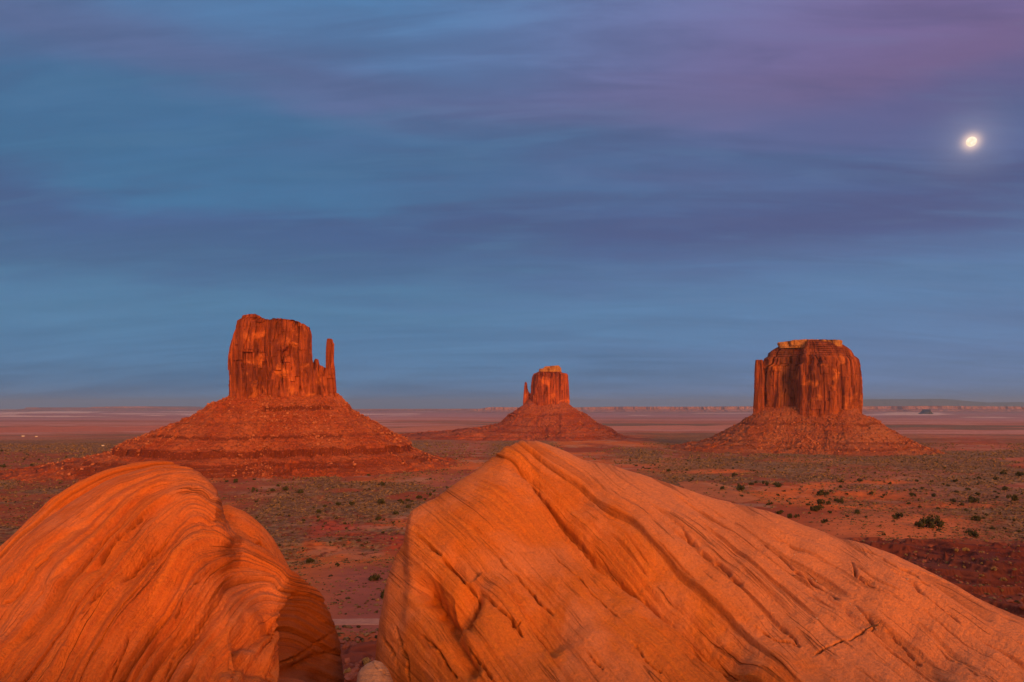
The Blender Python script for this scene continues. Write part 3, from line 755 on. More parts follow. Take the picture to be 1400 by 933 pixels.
tE, xyzE = talus('talus_slope', DE, PE, 718, 777, 55,
      [(546, -6, -6, -6, -6), (551, -1, 0, 3, 2), (555, 3, 2, 8, 6), (556, 5, 4, 9, 7), (566, 17, 18, 22, 20), (567, 19, 21, 24, 22), (572, 26, 28, 31, 28), (579, 34, 38, 44, 40), (580, 37, 39, 46, 42), (581.5, 38, 40, 46.6, 43),
       (586, 62, 56, 58, 60), (588, 95, 60, 62, 80), (589.5, 100, 61, 63, 84), (594, 150, 66, 78, 110), (595, 158, 68, 79, 118), (598, 190, 76, 90, 130), (601, 220, 86, 102, 140), (608, 260, 112, 130, 170)],
      M_talusE, east, 560, n=900, nr=170, ledges=((567, 568, .42), (580, 581.4, .40), (588, 589.3, .4), (594.2, 594.9, .4)), sc_=1.9)
rubble('rubble', east, xyzE, (-150, 0, -160), 1500, 1.1, 5.0, 6, label='scattered fallen rocks on the talus of the central butte')

# --- Merrick-like butte on the right
DM = 2700.0; PM = 1103.0; mM = DM / FPX
mer = empty('sandstone_butte', ((PM - CX) * mM, DM, 0))
tag(mer, 'broad flat topped sandstone butte on the right with a yellowish cap rock and no thumb', 'butte', 'sandstone buttes rising from the valley')
PLM = [(-1, -.15), (-.93, -.5), (-.5, -.62), (-.3, -.50), (-.2, -.42), (-.14, -1.10), (.1, -1.16), (.35, -1.06), (.7, -.80), (.93, -.45), (1, -.1), (1, .7), (.8, 1), (-.8, 1), (-1, .7)]
face(mer, PM)
cliff('cliff_block', DM, PM, [(572, 1029), (563, 1029), (545, 1030), (520, 1031.4), (500, 1033.4), (497, 1041), (488, 1043.5), (485, 1048), (480, 1049), (475, 1056), (470.5, 1065), (466, 1084), (464, 1092)],
      [(572, 1177), (563, 1177), (545, 1177), (530, 1176.6), (515, 1175), (500, 1173), (492, 1171), (487, 1166), (480, 1163), (476, 1160), (470.5, 1151), (466, 1132), (464, 1124)],
      [(1000, 492), (1030, 492), (1043, 490), (1044.5, 486), (1055, 476), (1066, 470.5), (1084, 466), (1095, 464.6), (1118, 465), (1132, 467), (1150, 470.5), (1162, 479), (1167, 487), (1180, 493)], 564,
      PLM, 105, M_cliffM, mer, 600, amp=.95, n=1200, nz=240, sc_=1.35,
      taper=[(600, 1), (490, 1), (485, .93), (478, .80), (470, .70), (464, .55)], tier=487, varn_shade=(1046, 1091))
cliff('pillar', DM, PM, [(575, 1028.5), (563, 1029), (530, 1031), (500, 1032), (491, 1032.6), (489, 1033)], [(575, 1046), (540, 1045), (492, 1043), (489, 1042.5)],
      [(1030, 491.6), (1034, 490.8), (1042, 490.6), (1046, 492)], 564, [(-1, -.8), (-.6, -1), (.7, -1), (1, -.6), (1, .8), (.6, 1), (-.7, 1), (-1, .7)], 26, M_cliffM, mer, 620, amp=.35, n=260, nz=200, yoff=-50, sc_=1.2)
cliff('cap_rock', DM, PM, [(474, 1065), (470, 1063.6), (468, 1062.4), (466, 1063), (463, 1065)], [(474, 1150), (471, 1150), (468, 1150.6), (466, 1150), (463, 1148)],
      [(1060, 467), (1072, 466), (1085, 464.6), (1110, 463.4), (1120, 464.4), (1135, 465.6), (1148, 466), (1152, 468)], 472,
      [(-1, -.8), (-.7, -1), (-.3, -.8), (-.05, -.62), (.2, -.62), (.4, -.85), (.8, -1), (1, -.7), (1, .8), (.6, 1), (-.7, 1), (-1, .7)], 66, M_cap, mer, 640, amp=.8, n=600, nz=50, sc_=1.1)
tM, xyzM = talus('talus_slope', DM, PM, 1033, 1173, 80,
      [(556, -8, -8, -8, -8), (562, -1, -1, 3, 2), (566, 3, 2, 8, 6), (577, 20, 24, 19, 20), (578, 21, 25, 20.5, 22), (580, 22, 26, 21.2, 23), (581, 24, 28, 23.5, 25), (590, 42, 43, 38, 40), (600, 62, 60, 55, 58),
       (601, 65, 62, 57.5, 60), (602.6, 66.5, 64, 58.3, 61), (604, 70, 69, 62, 66), (608, 84, 74, 76, 80), (608.5, 88, 76, 78, 82), (609.5, 90, 77, 79, 83), (612, 108, 86, 92, 100), (615, 126, 98, 106, 118), (622, 160, 128, 138, 150)],
      M_talusM, mer, 660, n=1200, nr=240, ledges=((578, 580, .42), (601.2, 602.5, .38), (608.6, 609.4, .5)), sc_=1.35)
rubble('rubble', mer, xyzM, (-140, -95, -150), 6500, .8, 4.4, 7, label='pale fallen rocks scattered over the talus of the right butte')

# ------------------------------------------------------------------ far mesas, distant butte and mountain
def mesa(name, D, x0, x1, top, seed, depth, mat, prof=((0, 0), (.02, .45), (.10, .62), (.12, .78), (.45, 1.0)), n=700, jag=.5, front=900):
    m = D / FPX
    px = np.linspace(x0, x1, n); X = (px - CX) * m
    zt = (HOR - tab(px, top)) * m + (fbm2(px / 9, px * 0, 4, seed) - .5) * jag * m
    zb = -262.0
    edge = (fbm2(px / 14, px * 0 + .3, 4, seed + 1) - .5) * front + (ridg(px / 6, px * 0, 2, seed + 2) - .5) * front * .3
    rowsX, rowsY, rowsZ = [], [], []
    run = depth * .5
    rowsX.append(X); rowsY.append(D + depth + 0 * X); rowsZ.append(zb + 0 * X)
    rowsX.append(X); rowsY.append(D + depth * .8 + 0 * X); rowsZ.append(zt)
    for u, dz in prof:
        e_ = edge * (1 - u) 
        rowsX.append(X); rowsY.append(D + e_ - u * run); rowsZ.append(zt + (zb - zt) * dz)
    G = [np.array(a) for a in (rowsX, rowsY, rowsZ)]
    # pull the two ends down and round
    nr = len(G[0])
    endf = np.minimum(sst(px, x0, x0 + (x1 - x0) * .03), 1 - sst(px, x1 - (x1 - x0) * .03, x1))
    G[2] = zb + (G[2] - zb) * endf[None]
    me = mesh_np(name, np.stack(G, -1).reshape(-1, 3), grid_faces(nr, n), False, {'ledge': ('FLOAT', np.zeros(nr * n))})
    o = link(name, me, mat); return tag(o, kind='structure')
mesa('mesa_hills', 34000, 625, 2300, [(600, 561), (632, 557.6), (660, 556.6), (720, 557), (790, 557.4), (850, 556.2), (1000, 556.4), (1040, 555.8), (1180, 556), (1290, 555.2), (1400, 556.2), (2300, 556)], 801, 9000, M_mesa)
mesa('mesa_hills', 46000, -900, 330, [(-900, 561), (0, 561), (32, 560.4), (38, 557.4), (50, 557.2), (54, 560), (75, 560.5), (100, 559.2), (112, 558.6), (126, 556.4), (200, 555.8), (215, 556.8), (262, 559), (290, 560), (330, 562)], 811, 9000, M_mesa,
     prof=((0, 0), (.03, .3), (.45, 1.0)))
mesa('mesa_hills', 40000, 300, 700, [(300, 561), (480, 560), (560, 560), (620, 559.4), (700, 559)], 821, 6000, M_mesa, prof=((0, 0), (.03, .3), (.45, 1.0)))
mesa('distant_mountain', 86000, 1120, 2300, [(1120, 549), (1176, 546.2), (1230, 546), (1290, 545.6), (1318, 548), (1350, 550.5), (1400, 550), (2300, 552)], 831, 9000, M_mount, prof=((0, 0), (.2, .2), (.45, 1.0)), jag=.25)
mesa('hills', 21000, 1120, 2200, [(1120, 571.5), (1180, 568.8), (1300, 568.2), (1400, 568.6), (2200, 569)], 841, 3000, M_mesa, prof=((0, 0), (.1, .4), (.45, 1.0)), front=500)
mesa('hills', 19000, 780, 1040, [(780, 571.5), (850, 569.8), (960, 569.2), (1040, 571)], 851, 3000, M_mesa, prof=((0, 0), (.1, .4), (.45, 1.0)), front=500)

db = empty('small_butte', ((1265 - CX) * 24000 / FPX, 24000, 0))
tag(db, 'tiny dark pointed butte on the far plain before the long pink mesa', 'butte')
cliff('rock_peak', 24000, 1265, [(572, 1249), (568, 1250), (566.4, 1256), (564, 1261), (562, 1264), (560, 1266)], [(572, 1277), (568, 1276), (564, 1271), (561, 1268.4), (559, 1267.4)],
      [(1240, 566), (1256, 565.6), (1262, 562.6), (1266, 560), (1267.5, 560), (1271, 564), (1280, 567)], 570, [(-1, -.5), (0, -1), (1, -.5), (1, .5), (0, 1), (-1, .5)], 250, M_mount, db, 860, amp=.5, n=160, nz=50, sc_=5)

# ------------------------------------------------------------------ foreground boulders
def pl_dist(px, py, pts):
    """signed distance to a polyline (positive on its right-hand side in the photo) and position along it 0..1"""
    best = np.full(px.shape, 1e9); sgn = np.zeros(px.shape); al = np.zeros(px.shape)
    P = np.array(pts, float); seg = np.hypot(*(P[1:] - P[:-1]).T); tot = seg.sum(); acc = 0
    for a, b, l in zip(P[:-1], P[1:], seg):
        dx_, dy_ = (b - a) / l
        t = np.clip((px - a[0]) * dx_ + (py - a[1]) * dy_, 0, l)
        ex = px - a[0] - t * dx_; ey = py - a[1] - t * dy_
        d = np.hypot(ex, ey); k = d < best
        best = np.where(k, d, best); sgn = np.where(k, np.sign(dx_ * ey - dy_ * ex), sgn); al = np.where(k, (acc + t) / tot, al)
        acc += l
    return best * sgn, al

def boulder(name, sil, crest, base, span, ncol, nrow, p, beds, feats, seed, mat, stripe=1.0, yback=3.2, ynear=3.3, extra=None, rr=30, parent=None, fall=.055, varnish_shade=None):
    x0, x1 = span
    pxs = np.linspace(x0, x1, ncol)
    sc0 = (smtab(pxs, sil, 2.0) - HOR) / FPX
    Yc = smtab(pxs, crest, rr); Yb = smtab(pxs, base, rr)
    G = np.maximum(0.45 - sc0, 0.14) / (Yc - Yb) ** p
    scs = (smtab(pxs, sil, 26) - HOR) / FPX; scs = sum(np.interp(pxs + o_, pxs, scs) for o_ in (-30, -15, 0, 15, 30)) / 5
    fold = np.clip(sc0 - scs, -28 / FPX, 32 / FPX)
    # rows: dense where they show large
    v = np.linspace(0, 1, nrow)
    vv = tab(v, [(0, 0), (.80, .86), (1, 1)])
    Yv = Yc[None] + (ynear - Yc[None]) * np.clip(vv / .86, 0, 1)[:, None] ** 1.0
    # order: front (ynear) ... crest ... back
    nf = int(nrow * .84); nb = nrow - nf
    uf = np.linspace(1, 0, nf) ** 1.15
    Yf = Yc[None] - (Yc - ynear)[None] * uf[:, None]
    ub = (np.linspace(0, 1, nb + 1)[1:]) ** 1.3
    Ybk = Yc[None] + yback * ub[:, None]
    Yv = np.concatenate([Yf, Ybk])
    u = Yc[None] - Yv
    sig = np.where(u > 0, sc0[None] - fold[None] * (1 - np.exp(-(u / 1.1) ** 2)) + G[None] * np.abs(u) ** p, sc0[None] + fall * u ** 2 + .02 * np.abs(u) ** 3)
    PX = np.repeat(pxs[None], len(Yv), 0); PY = HOR + FPX * sig
    X = (PX - CX) / FPX * Yv; Z = -Yv * sig
    if extra is not None:
        X, Yv, Z = extra(X, Yv, Z, PX, PY)
    # bedding coordinate s (across the layers), t (along them)
    P, vals = [], []
    for val, pts in beds:
        for q in pts: P.append(q); vals.append(val)
    PYc = np.clip(PY, 560, 1300)
    s = tps(P, vals, PX, PYc, 2e-4)
    t = (PX + PYc) * .72 if stripe > 0 else (PX - PYc) * .72
    A = abs(stripe) * (.85 if stripe < 0 else .62)
    ws = tab(s, [(-200, .4), (20, .42), (185, .36), (203, 2.0), (236, 1.8), (258, .95), (330, 1.25), (450, 1.15)]) if stripe == 1.0 else (1.45 if stripe < 0 else .6)
    wrp = (fbm2(PX / 70, PYc / 70, 3, seed) - .5) * 3.5
    s2 = s + wrp
    d = np.zeros_like(s)
    m1 = sst(fbm2(s / 45, t / 260, 3, seed + 1), .38, .62)
    m2 = sst(fbm2(s / 30, t / 140, 3, seed + 2), .42, .62)
    d += (fbm2(PX / 130, PYc / 110, 3, seed + 3) - .5) * .26 * A
    d += (fbm2(s2 / 26, t / 520, 3, seed + 4) - .5) * .17 * A * ws
    q = s2 / 15 + 2 * fbm2(s / 60, t / 400, 2, seed + 14); fr = q - np.floor(q)          # stepped layers, eroded on one side
    d += (np.minimum(fr / .78, (1 - fr) / .22) - .5) * .036 * (.25 + m1) * A * ws
    q = s2 / 6.1 + 2 * fbm2(s / 40, t / 200, 2, seed + 15); fr = q - np.floor(q)
    d += (np.minimum(fr / .7, (1 - fr) / .3) - .5) * .014 * m2 * A * ws
    d += (fbm2(s2 / 3.2, t / 110, 3, seed + 5) - .5) * .020 * (.3 + m2) * A * ws
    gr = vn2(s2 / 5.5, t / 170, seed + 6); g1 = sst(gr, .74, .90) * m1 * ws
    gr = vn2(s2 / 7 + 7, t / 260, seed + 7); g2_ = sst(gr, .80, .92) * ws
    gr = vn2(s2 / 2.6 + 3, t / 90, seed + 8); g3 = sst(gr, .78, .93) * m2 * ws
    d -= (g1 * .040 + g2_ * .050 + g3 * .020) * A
    stain_shade = np.clip(.4 * g1 + .5 * g2_ + .3 * g3, 0, .7)  # shade of the grooves painted in as darker colour
    d += (fbm2(PX / 16, PYc / 16, 4, seed + 9) - .5) * .020
    # traced features
    for f in feats:
        kind, pts, w_, dep = f[:4]
        P_ = np.array(pts); R_ = (w_ if kind != 'step' else f[4]) * 4 + 6
        k = (PX > P_[:, 0].min() - R_) & (PX < P_[:, 0].max() + R_) & (PY > P_[:, 1].min() - R_) & (PY < P_[:, 1].max() + R_)
        k &= (u > -.6)
        if not k.any(): continue
        if kind == 'crack': w_ = w_ * .72
        ds, al = pl_dist(PX[k] + (fbm2(PX[k] / 24, PY[k] / 24, 3, seed + 33) - .5) * 7, PY[k] + (fbm2(PX[k] / 24 + 4, PY[k] / 24, 3, seed + 34) - .5) * 7, pts)
        if kind == 'crack':
            fade = sst(al, 0, .08) * (1 - sst(al, .9, 1)) * (.25 + 1.2 * vn2(al * 17, al * 0, seed + 4))
            g = np.exp(-(ds / w_) ** 2) * np.clip(fade, 0, 1.1)
            d[k] -= g * dep * 1.35; stain_shade[k] = np.maximum(stain_shade[k], np.clip(g, 0, 1) * .9)
        elif kind == 'valley':
            g = np.exp(-(ds / w_) ** 2) * sst(al, 0, .15) * (1 - sst(al, .85, 1))
            d[k] -= g * dep
        elif kind == 'step':          # right-hand side of the line drops by dep then recovers over f[4]
            fade = sst(al, 0, .12) * (1 - sst(al, .88, 1))
            side = np.where(ds > 0, np.exp(-(ds / f[4]) ** 1.0), np.exp(-(ds / w_) ** 2))
            rise = sst(ds, -w_, w_ * .3)
            d[k] -= side * rise * dep * fade
        elif kind == 'bulge':
            g = np.exp(-(ds / w_) ** 2) * sst(al, 0, .2) * (1 - sst(al, .8, 1))
            d[k] += g * dep
    if varnish_shade is not None:  # dark patch: some patina, mostly shade of the hollow put into the colour
        P_ = varnish_shade; nx_ = (fbm2(PX / 10, PY / 10, 3, 66) - .5) * 9; acc_ = np.zeros_like(s)
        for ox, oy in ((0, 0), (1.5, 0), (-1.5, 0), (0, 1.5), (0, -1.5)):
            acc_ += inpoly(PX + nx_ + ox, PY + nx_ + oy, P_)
        stain_shade = np.maximum(stain_shade, acc_ / 5 * (.62 + .3 * fbm2(s2 / 5, t / 60, 3, 67)))
    # displace along the surface normal, outlines keep their place
    gy = np.stack([np.gradient(a, axis=0) for a in (X, Yv, Z)], -1); gx = np.stack([np.gradient(a, axis=1) for a in (X, Yv, Z)], -1)
    Nn = np.cross(gx, gy); Nn /= np.linalg.norm(Nn, axis=-1, keepdims=True) + 1e-9
    Nn *= np.sign(Nn[..., 2:3] + 1e-9)
    edge = np.clip(np.abs(u) / .8, 0, 1); d0 = d.copy()
    d = d * (.25 + .75 * edge) 
    Vv = np.stack([X, Yv, Z], -1) + Nn * d[..., None]
    Zmin = -9.0
    nr, nc = X.shape
    # skirt down to the ground on all four sides, then a base
    ringi = np.concatenate([np.arange(nc), np.arange(1, nr) * nc + nc - 1, (nr - 1) * nc + np.arange(nc - 2, -1, -1), np.arange(nr - 2, 0, -1) * nc])
    V = Vv.reshape(-1, 3); ring = V[ringi].copy(); ring[:, 2] = np.minimum(ring[:, 2] - .3, Zmin)
    n0 = len(V); k = len(ringi)
    sk = np.stack([ringi, n0 + np.arange(k), n0 + (np.arange(k) + 1) % k, np.roll(ringi, -1)], -1)
    cen = n0 + k
    fan = np.stack([n0 + (np.arange(k) + 1) % k, n0 + np.arange(k), np.full(k, cen)], -1)
    V = np.concatenate([V, ring, ring.mean(0)[None]])
    pad = lambda a, c: np.concatenate([a.ravel(), np.full(k + 1, c)])
    me = mesh_np(name, V, [grid_faces(nr, nc), sk, fan], True,
                 {'bed': ('FLOAT_VECTOR', np.stack([pad(s2 * .1, 0), pad(t * .1, 0), pad(s * 0, 0)], -1)), 'stain_shade': ('FLOAT', pad(stain_shade, 0))})
    return link(name, me, mat, parent)

silM = [(430, 1900), (486, 1400), (505, 980), (511, 930), (515, 890), (519, 850), (524, 818), (530, 788), (540, 762), (553, 742), (557, 722), (560, 706), (564, 699), (575, 692), (600, 680), (625, 661), (650, 645), (675, 625), (690, 612), (708, 604),
        (722, 601), (738, 602.5), (755, 608), (775, 616), (796, 627), (811, 631), (830, 634), (847, 638), (884, 649), (903, 656), (930, 664), (958, 673), (1010, 687), (1050, 698), (1078, 709), (1115, 722), (1150, 735), (1185, 745), (1221, 758), (1258, 775), (1293, 793), (1330, 812), (1364, 828), (1400, 843), (1500, 895), (1700, 1040), (1900, 1300)]
crM = [(430, 6.8), (515, 7.0), (560, 7.2), (650, 7.8), (728, 8.4), (800, 8.2), (900, 8.0), (1000, 7.7), (1100, 7.3), (1200, 6.9), (1300, 6.5), (1400, 6.1), (1900, 5.2)]
bsM = [(430, 6.4), (515, 6.3), (545, 5.95), (575, 5.55), (650, 5.2), (800, 5.0), (1000, 4.9), (1200, 4.7), (1400, 4.6), (1900, 4.2)]
bedsM = [(-60, [(575, 860), (600, 895), (628, 933)]), (40, [(565, 730), (634, 796), (686, 860), (740, 933)]),
         (105, [(600, 690), (660, 741), (708, 781), (759, 840), (811, 903), (835, 933)]), (165, [(640, 655), (700, 690), (760, 750), (830, 825), (900, 890), (940, 933)]),
         (200, [(700, 635), (745, 680), (790, 725), (840, 780), (900, 840), (960, 895), (1005, 933)]), (250, [(728, 605), (796, 645), (870, 700), (940, 765), (1010, 830), (1110, 925)]),
         (320, [(884, 651), (989, 710), (1090, 780), (1200, 855), (1290, 920)]), (370, [(1078, 712), (1150, 745), (1260, 810), (1346, 868), (1420, 915)]), (400, [(1221, 757), (1293, 790), (1400, 845), (1500, 900)])]
featM = [('step', [(690, 628), (715, 652), (750, 690), (775, 715), (800, 738), (825, 765), (850, 788), (885, 815), (925, 850), (960, 880), (985, 905), (1010, 940)][::-1], 7, .17, 40),
         ('valley', [(730, 670), (790, 735), (850, 790), (920, 845), (980, 895), (1040, 950)], 28, .11),
         ('crack', [(812, 738), (850, 775), (890, 812), (930, 850), (965, 880), (1003, 915)], 2.0, .05),
         ('crack', [(566, 730), (590, 752), (612, 770), (634, 796), (655, 815)], 1.8, .07),
         ('crack', [(655, 800), (678, 828), (700, 850), (716, 872)], 1.8, .07),
         ('crack', [(660, 741), (708, 781), (735, 815), (757, 840)], 1.8, .05),
         ('crack', [(738, 735), (770, 765), (812, 810), (850, 850)], 1.2, .025),
         ('crack', [(579, 869), (600, 893), (622, 925)], 1.8, .06),
         ('crack', [(640, 885), (662, 915), (680, 940)], 1.8, .06),
         ('step', [(622, 860), (650, 820), (655, 795), (632, 790), (600, 765)], 6, .12, 26),
         ('valley', [(580, 790), (600, 825), (618, 850), (640, 825), (652, 800)], 12, .17),
         ('valley', [(566, 780), (585, 815), (605, 845), (625, 880), (650, 930)], 11, .18),
         ('bulge', [(600, 840), (620, 870), (650, 910)], 14, .05),
         ('step', [(760, 905), (735, 865), (705, 820), (690, 790), (660, 775), (640, 790)], 5, .09, 30),
         ('crack', [(700, 850), (702, 858), (709, 856), (713, 850)], 1.2, .03),
         ('crack', [(545, 855), (552, 880), (560, 905), (556, 940)], 1.6, .06),
         ('crack', [(520, 858), (530, 880), (545, 900)], 1.6, .05),
         ('crack', [(800, 890), (812, 905), (826, 918)], 1.6, .03), ('crack', [(865, 885), (880, 905), (905, 925)], 1.6, .03),
         ('step', [(1180, 860), (1100, 790), (1060, 765), (1010, 728), (960, 700), (905, 680)], 4, .05, 26),
         ('crack', [(915, 712), (945, 738), (985, 772), (1020, 802)], 1.8, .045),
         ('crack', [(1040, 735), (1075, 762), (1100, 785), (1125, 800), (1150, 822)], 1.8, .05),
         ('crack', [(1160, 765), (1172, 785), (1190, 800), (1204, 812)], 2.0, .05),
         ('crack', [(1222, 778), (1250, 800), (1290, 830), (1330, 862), (1345, 872)], 2.0, .05),
         ('crack', [(1150, 738), (1185, 752), (1240, 782), (1280, 806)], 1.6, .04),
         ('crack', [(1160, 820), (1180, 840), (1197, 856), (1180, 866), (1150, 880), (1110, 896)], 1.6, .03),
         ('crack', [(1030, 850), (1060, 870), (1095, 880)], 1.4, .03), ('crack', [(1065, 850), (1080, 865), (1095, 882)], 1.6, .04),
         ('crack', [(1210, 860), (1240, 885), (1260, 905)], 1.6, .04), ('crack', [(1280, 880), (1310, 905), (1340, 930)], 1.6, .04),
         ('step', [(1110, 760), (1030, 715), (960, 690), (905, 662), (860, 645), (820, 633)], 4, .07, 20)]
main_rock = boulder('sandstone_boulder', silM, crM, bsM, (440, 1700), 1500, 1050, 1.55, bedsM, featM, 900, M_boulder, 1.0, rr=16)
tag(main_rock, 'huge smooth orange sandstone boulder filling the lower right with diagonal bedding grooves', 'boulder', 'weathered sandstone boulders in the foreground')

silL = [(-500, 1430), (-300, 1080), (-100, 858), (0, 772), (36, 736), (71, 706), (107, 681), (143, 660), (165, 651), (190, 643), (214, 639), (238, 638), (255, 641), (271, 648), (285, 659), (297, 672), (304, 690), (308, 706), (314, 722), (326, 734), (343, 743), (358, 750), (372, 758), (385, 767), (396, 775),
        (408, 784), (421, 795), (435, 806), (443, 815), (449, 830), (454, 846), (464, 871), (468, 890), (470.5, 910), (472, 935), (475, 1000), (482, 1200), (500, 1500), (530, 1900)]
crL = [(-500, 6.0), (0, 7.3), (214, 8.0), (300, 7.7), (350, 7.7), (395, 7.6), (443, 8.2), (465, 8.3), (530, 8.4)]
bsL = [(-500, 4.6), (0, 5.2), (200, 5.2), (330, 5.3), (385, 5.4), (402, 5.9), (420, 6.6), (445, 7.3), (475, 7.7), (530, 7.8)]
bedsL = [(0, [(0, 755), (40, 718), (75, 686), (110, 663), (150, 646), (190, 638)]), (30, [(-40, 850), (0, 790), (40, 745), (100, 695), (160, 658), (215, 645), (260, 648)]),
         (80, [(0, 900), (60, 830), (110, 770), (160, 715), (215, 672), (260, 657), (295, 675)]), (120, [(0, 990), (60, 900), (120, 820), (170, 755), (230, 695), (275, 676), (305, 700), (320, 730)]),
         (165, [(60, 990), (120, 890), (170, 820), (220, 755), (270, 710), (310, 718), (345, 747)]), (210, [(120, 990), (180, 890), (240, 810), (290, 760), (330, 748), (370, 768), (395, 788)]),
         (260, [(190, 990), (240, 895), (290, 830), (340, 790), (380, 788), (420, 812)]), (310, [(260, 990), (300, 905), (340, 855), (380, 828), (415, 832), (440, 855)]), (350, [(330, 990), (360, 925), (390, 880), (420, 875), (450, 900)])]
featL = [('step', [(0, 812), (50, 762), (95, 722), (135, 695), (175, 675)], 4, .05, 15),
         ('step', [(60, 800), (110, 755), (150, 712), (200, 672), (245, 655), (280, 660), (303, 682)], 4, .06, 18),
         ('step', [(110, 790), (150, 750), (185, 715), (225, 682), (262, 667), (290, 677), (306, 700)], 5, .07, 22),
         ('valley', [(200, 770), (235, 745), (270, 715), (295, 712), (305, 722)], 12, .09),
         ('valley', [(160, 800), (200, 760), (240, 715), (265, 695)], 9, .06),
         ('bulge', [(230, 790), (280, 750), (330, 740), (380, 770)], 22, .06),
         ('crack', [(82, 803), (110, 770), (135, 735), (160, 705)], 1.8, .05),
         ('crack', [(128, 772), (150, 745), (175, 720), (205, 695)], 1.8, .05),
         ('crack', [(165, 800), (185, 770), (215, 745), (235, 728)], 1.6, .05),
         ('crack', [(0, 830), (40, 785), (75, 750)], 1.4, .03), ('crack', [(0, 868), (30, 830), (62, 795)], 1.4, .03),
         ('crack', [(145, 930), (165, 895), (178, 858)], 1.8, .05), ('crack', [(90, 880), (120, 840), (150, 805)], 1.6, .04),
         ('crack', [(235, 850), (255, 820), (275, 795)], 1.4, .03), ('crack', [(220, 925), (240, 890), (262, 855)], 1.4, .03),
         
         ('step', [(392, 935), (398, 900), (396, 870), (393, 845), (402, 818), (420, 805)], 7, .14, 50),
         ('valley', [(310, 880), (330, 870), (352, 868), (370, 850), (372, 835)], 12, .12),
         ('valley', [(300, 925), (325, 905), (360, 905), (390, 925)], 12, .10),
         ('bulge', [(335, 850), (350, 845), (362, 862), (345, 880)], 12, .05),
         ('crack', [(395, 905), (425, 895), (450, 870), (462, 862)], 2.0, .06), ('crack', [(420, 910), (440, 895), (468, 885)], 1.8, .05),
         ('valley', [(400, 925), (430, 905), (460, 890)], 8, .06)]
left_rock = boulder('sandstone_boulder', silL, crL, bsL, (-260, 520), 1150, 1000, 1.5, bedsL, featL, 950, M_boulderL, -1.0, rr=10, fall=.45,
                    varnish_shade=[(399, 826), (408, 812), (424, 806), (446, 820), (462, 850), (474, 890), (480, 1000), (476, 1300), (420, 1300), (432, 960), (424, 930), (396, 905), (390, 870)])  # outline of the right end whose shade is painted on
silS = [(-500, 1400), (-300, 1050), (-100, 830), (0, 748), (36, 714), (71, 682), (107, 659), (143, 645), (179, 635), (205, 631.5), (225, 632), (240, 635), (250, 642), (262, 664), (275, 720), (300, 900), (330, 1300)]
boulder('rear_layer', silS, [(-500, 7.1), (0, 8.3), (214, 8.9), (330, 8.9)], [(-500, 6.0), (0, 7.0), (200, 7.6), (330, 7.8)], (-260, 325), 620, 420, 1.5, bedsL,
        [('step', [(60, 712), (100, 682), (140, 662), (180, 650), (225, 644)], 3, .07, 9)], 955, M_boulderL, -1.0, yback=2.2, ynear=6.2, rr=10, parent=left_rock)
silB = [(255, 1300), (275, 800), (290, 705), (300, 692), (312, 690), (321, 694), (335, 700), (350, 711), (362, 722), (375, 737), (388, 759), (398, 779), (408, 806), (420, 860), (440, 1100), (455, 1400)]
boulder('rear_lobe', silB, [(255, 9.2), (330, 9.4), (400, 9.3), (455, 9.2)], [(255, 7.6), (330, 7.6), (400, 8.3), (455, 8.6)], (262, 448), 380, 420, 1.6,
        [(0, [(290, 720), (320, 715), (350, 730), (375, 760)]), (30, [(290, 750), (320, 745), (350, 765), (370, 800)]), (-20, [(290, 695), (321, 694), (350, 711), (388, 759)])],
        [('crack', [(350, 742), (356, 738), (364, 750)], 2.0, .06), ('valley', [(312, 700), (330, 720), (352, 735)], 7, .07)], 957, M_boulderL, .5, yback=2.0, ynear=7.0, rr=8, parent=left_rock)
tag(left_rock, 'rounded reddish orange sandstone boulder at lower left with curved layered ridges', 'boulder', 'weathered sandstone boulders in the foreground')

# small pale block wedged at the foot of the large boulder
silP = [(470, 1600), (483, 1000), (487, 925), (492, 916), (500, 909), (512, 903), (522, 906), (532, 918), (541, 940), (552, 1100), (570, 1600)]
pale_rock = boulder('sandstone_boulder', silP, [(470, 5.2), (570, 5.2)], [(470, 4.5), (570, 4.5)], (472, 568), 160, 200, 1.5,
                    [(0, [(480, 930), (500, 925), (540, 925)]), (30, [(480, 960), (500, 955), (540, 955)])],
                    [('crack', [(508, 903), (518, 915), (535, 925)], 1.5, .02)], 970, M_pale, .35, yback=1.0, ynear=3.6)
tag(pale_rock, 'small pale tan boulder at the foot of the large orange boulder, in the gap', 'boulder')

# ------------------------------------------------------------------ plants
def at(px, py):
    """point of the valley floor seen at a photo position"""
    D = 400.0
    lo, hi = 150.0, 20000.0
    for _ in range(50):
        mid_ = math.sqrt(lo * hi)
        X_ = (px - CX) / FPX * mid_
        zz = float(ground_h(np.array([X_]), np.array([mid_]))[0])
        if HOR - FPX * zz / mid_ > py: lo = mid_
        else: hi = mid_
    Y_ = math.sqrt(lo * hi); X_ = (px - CX) / FPX * Y_
    return X_, Y_, float(ground_h(np.array([X_]), np.array([Y_]))[0])

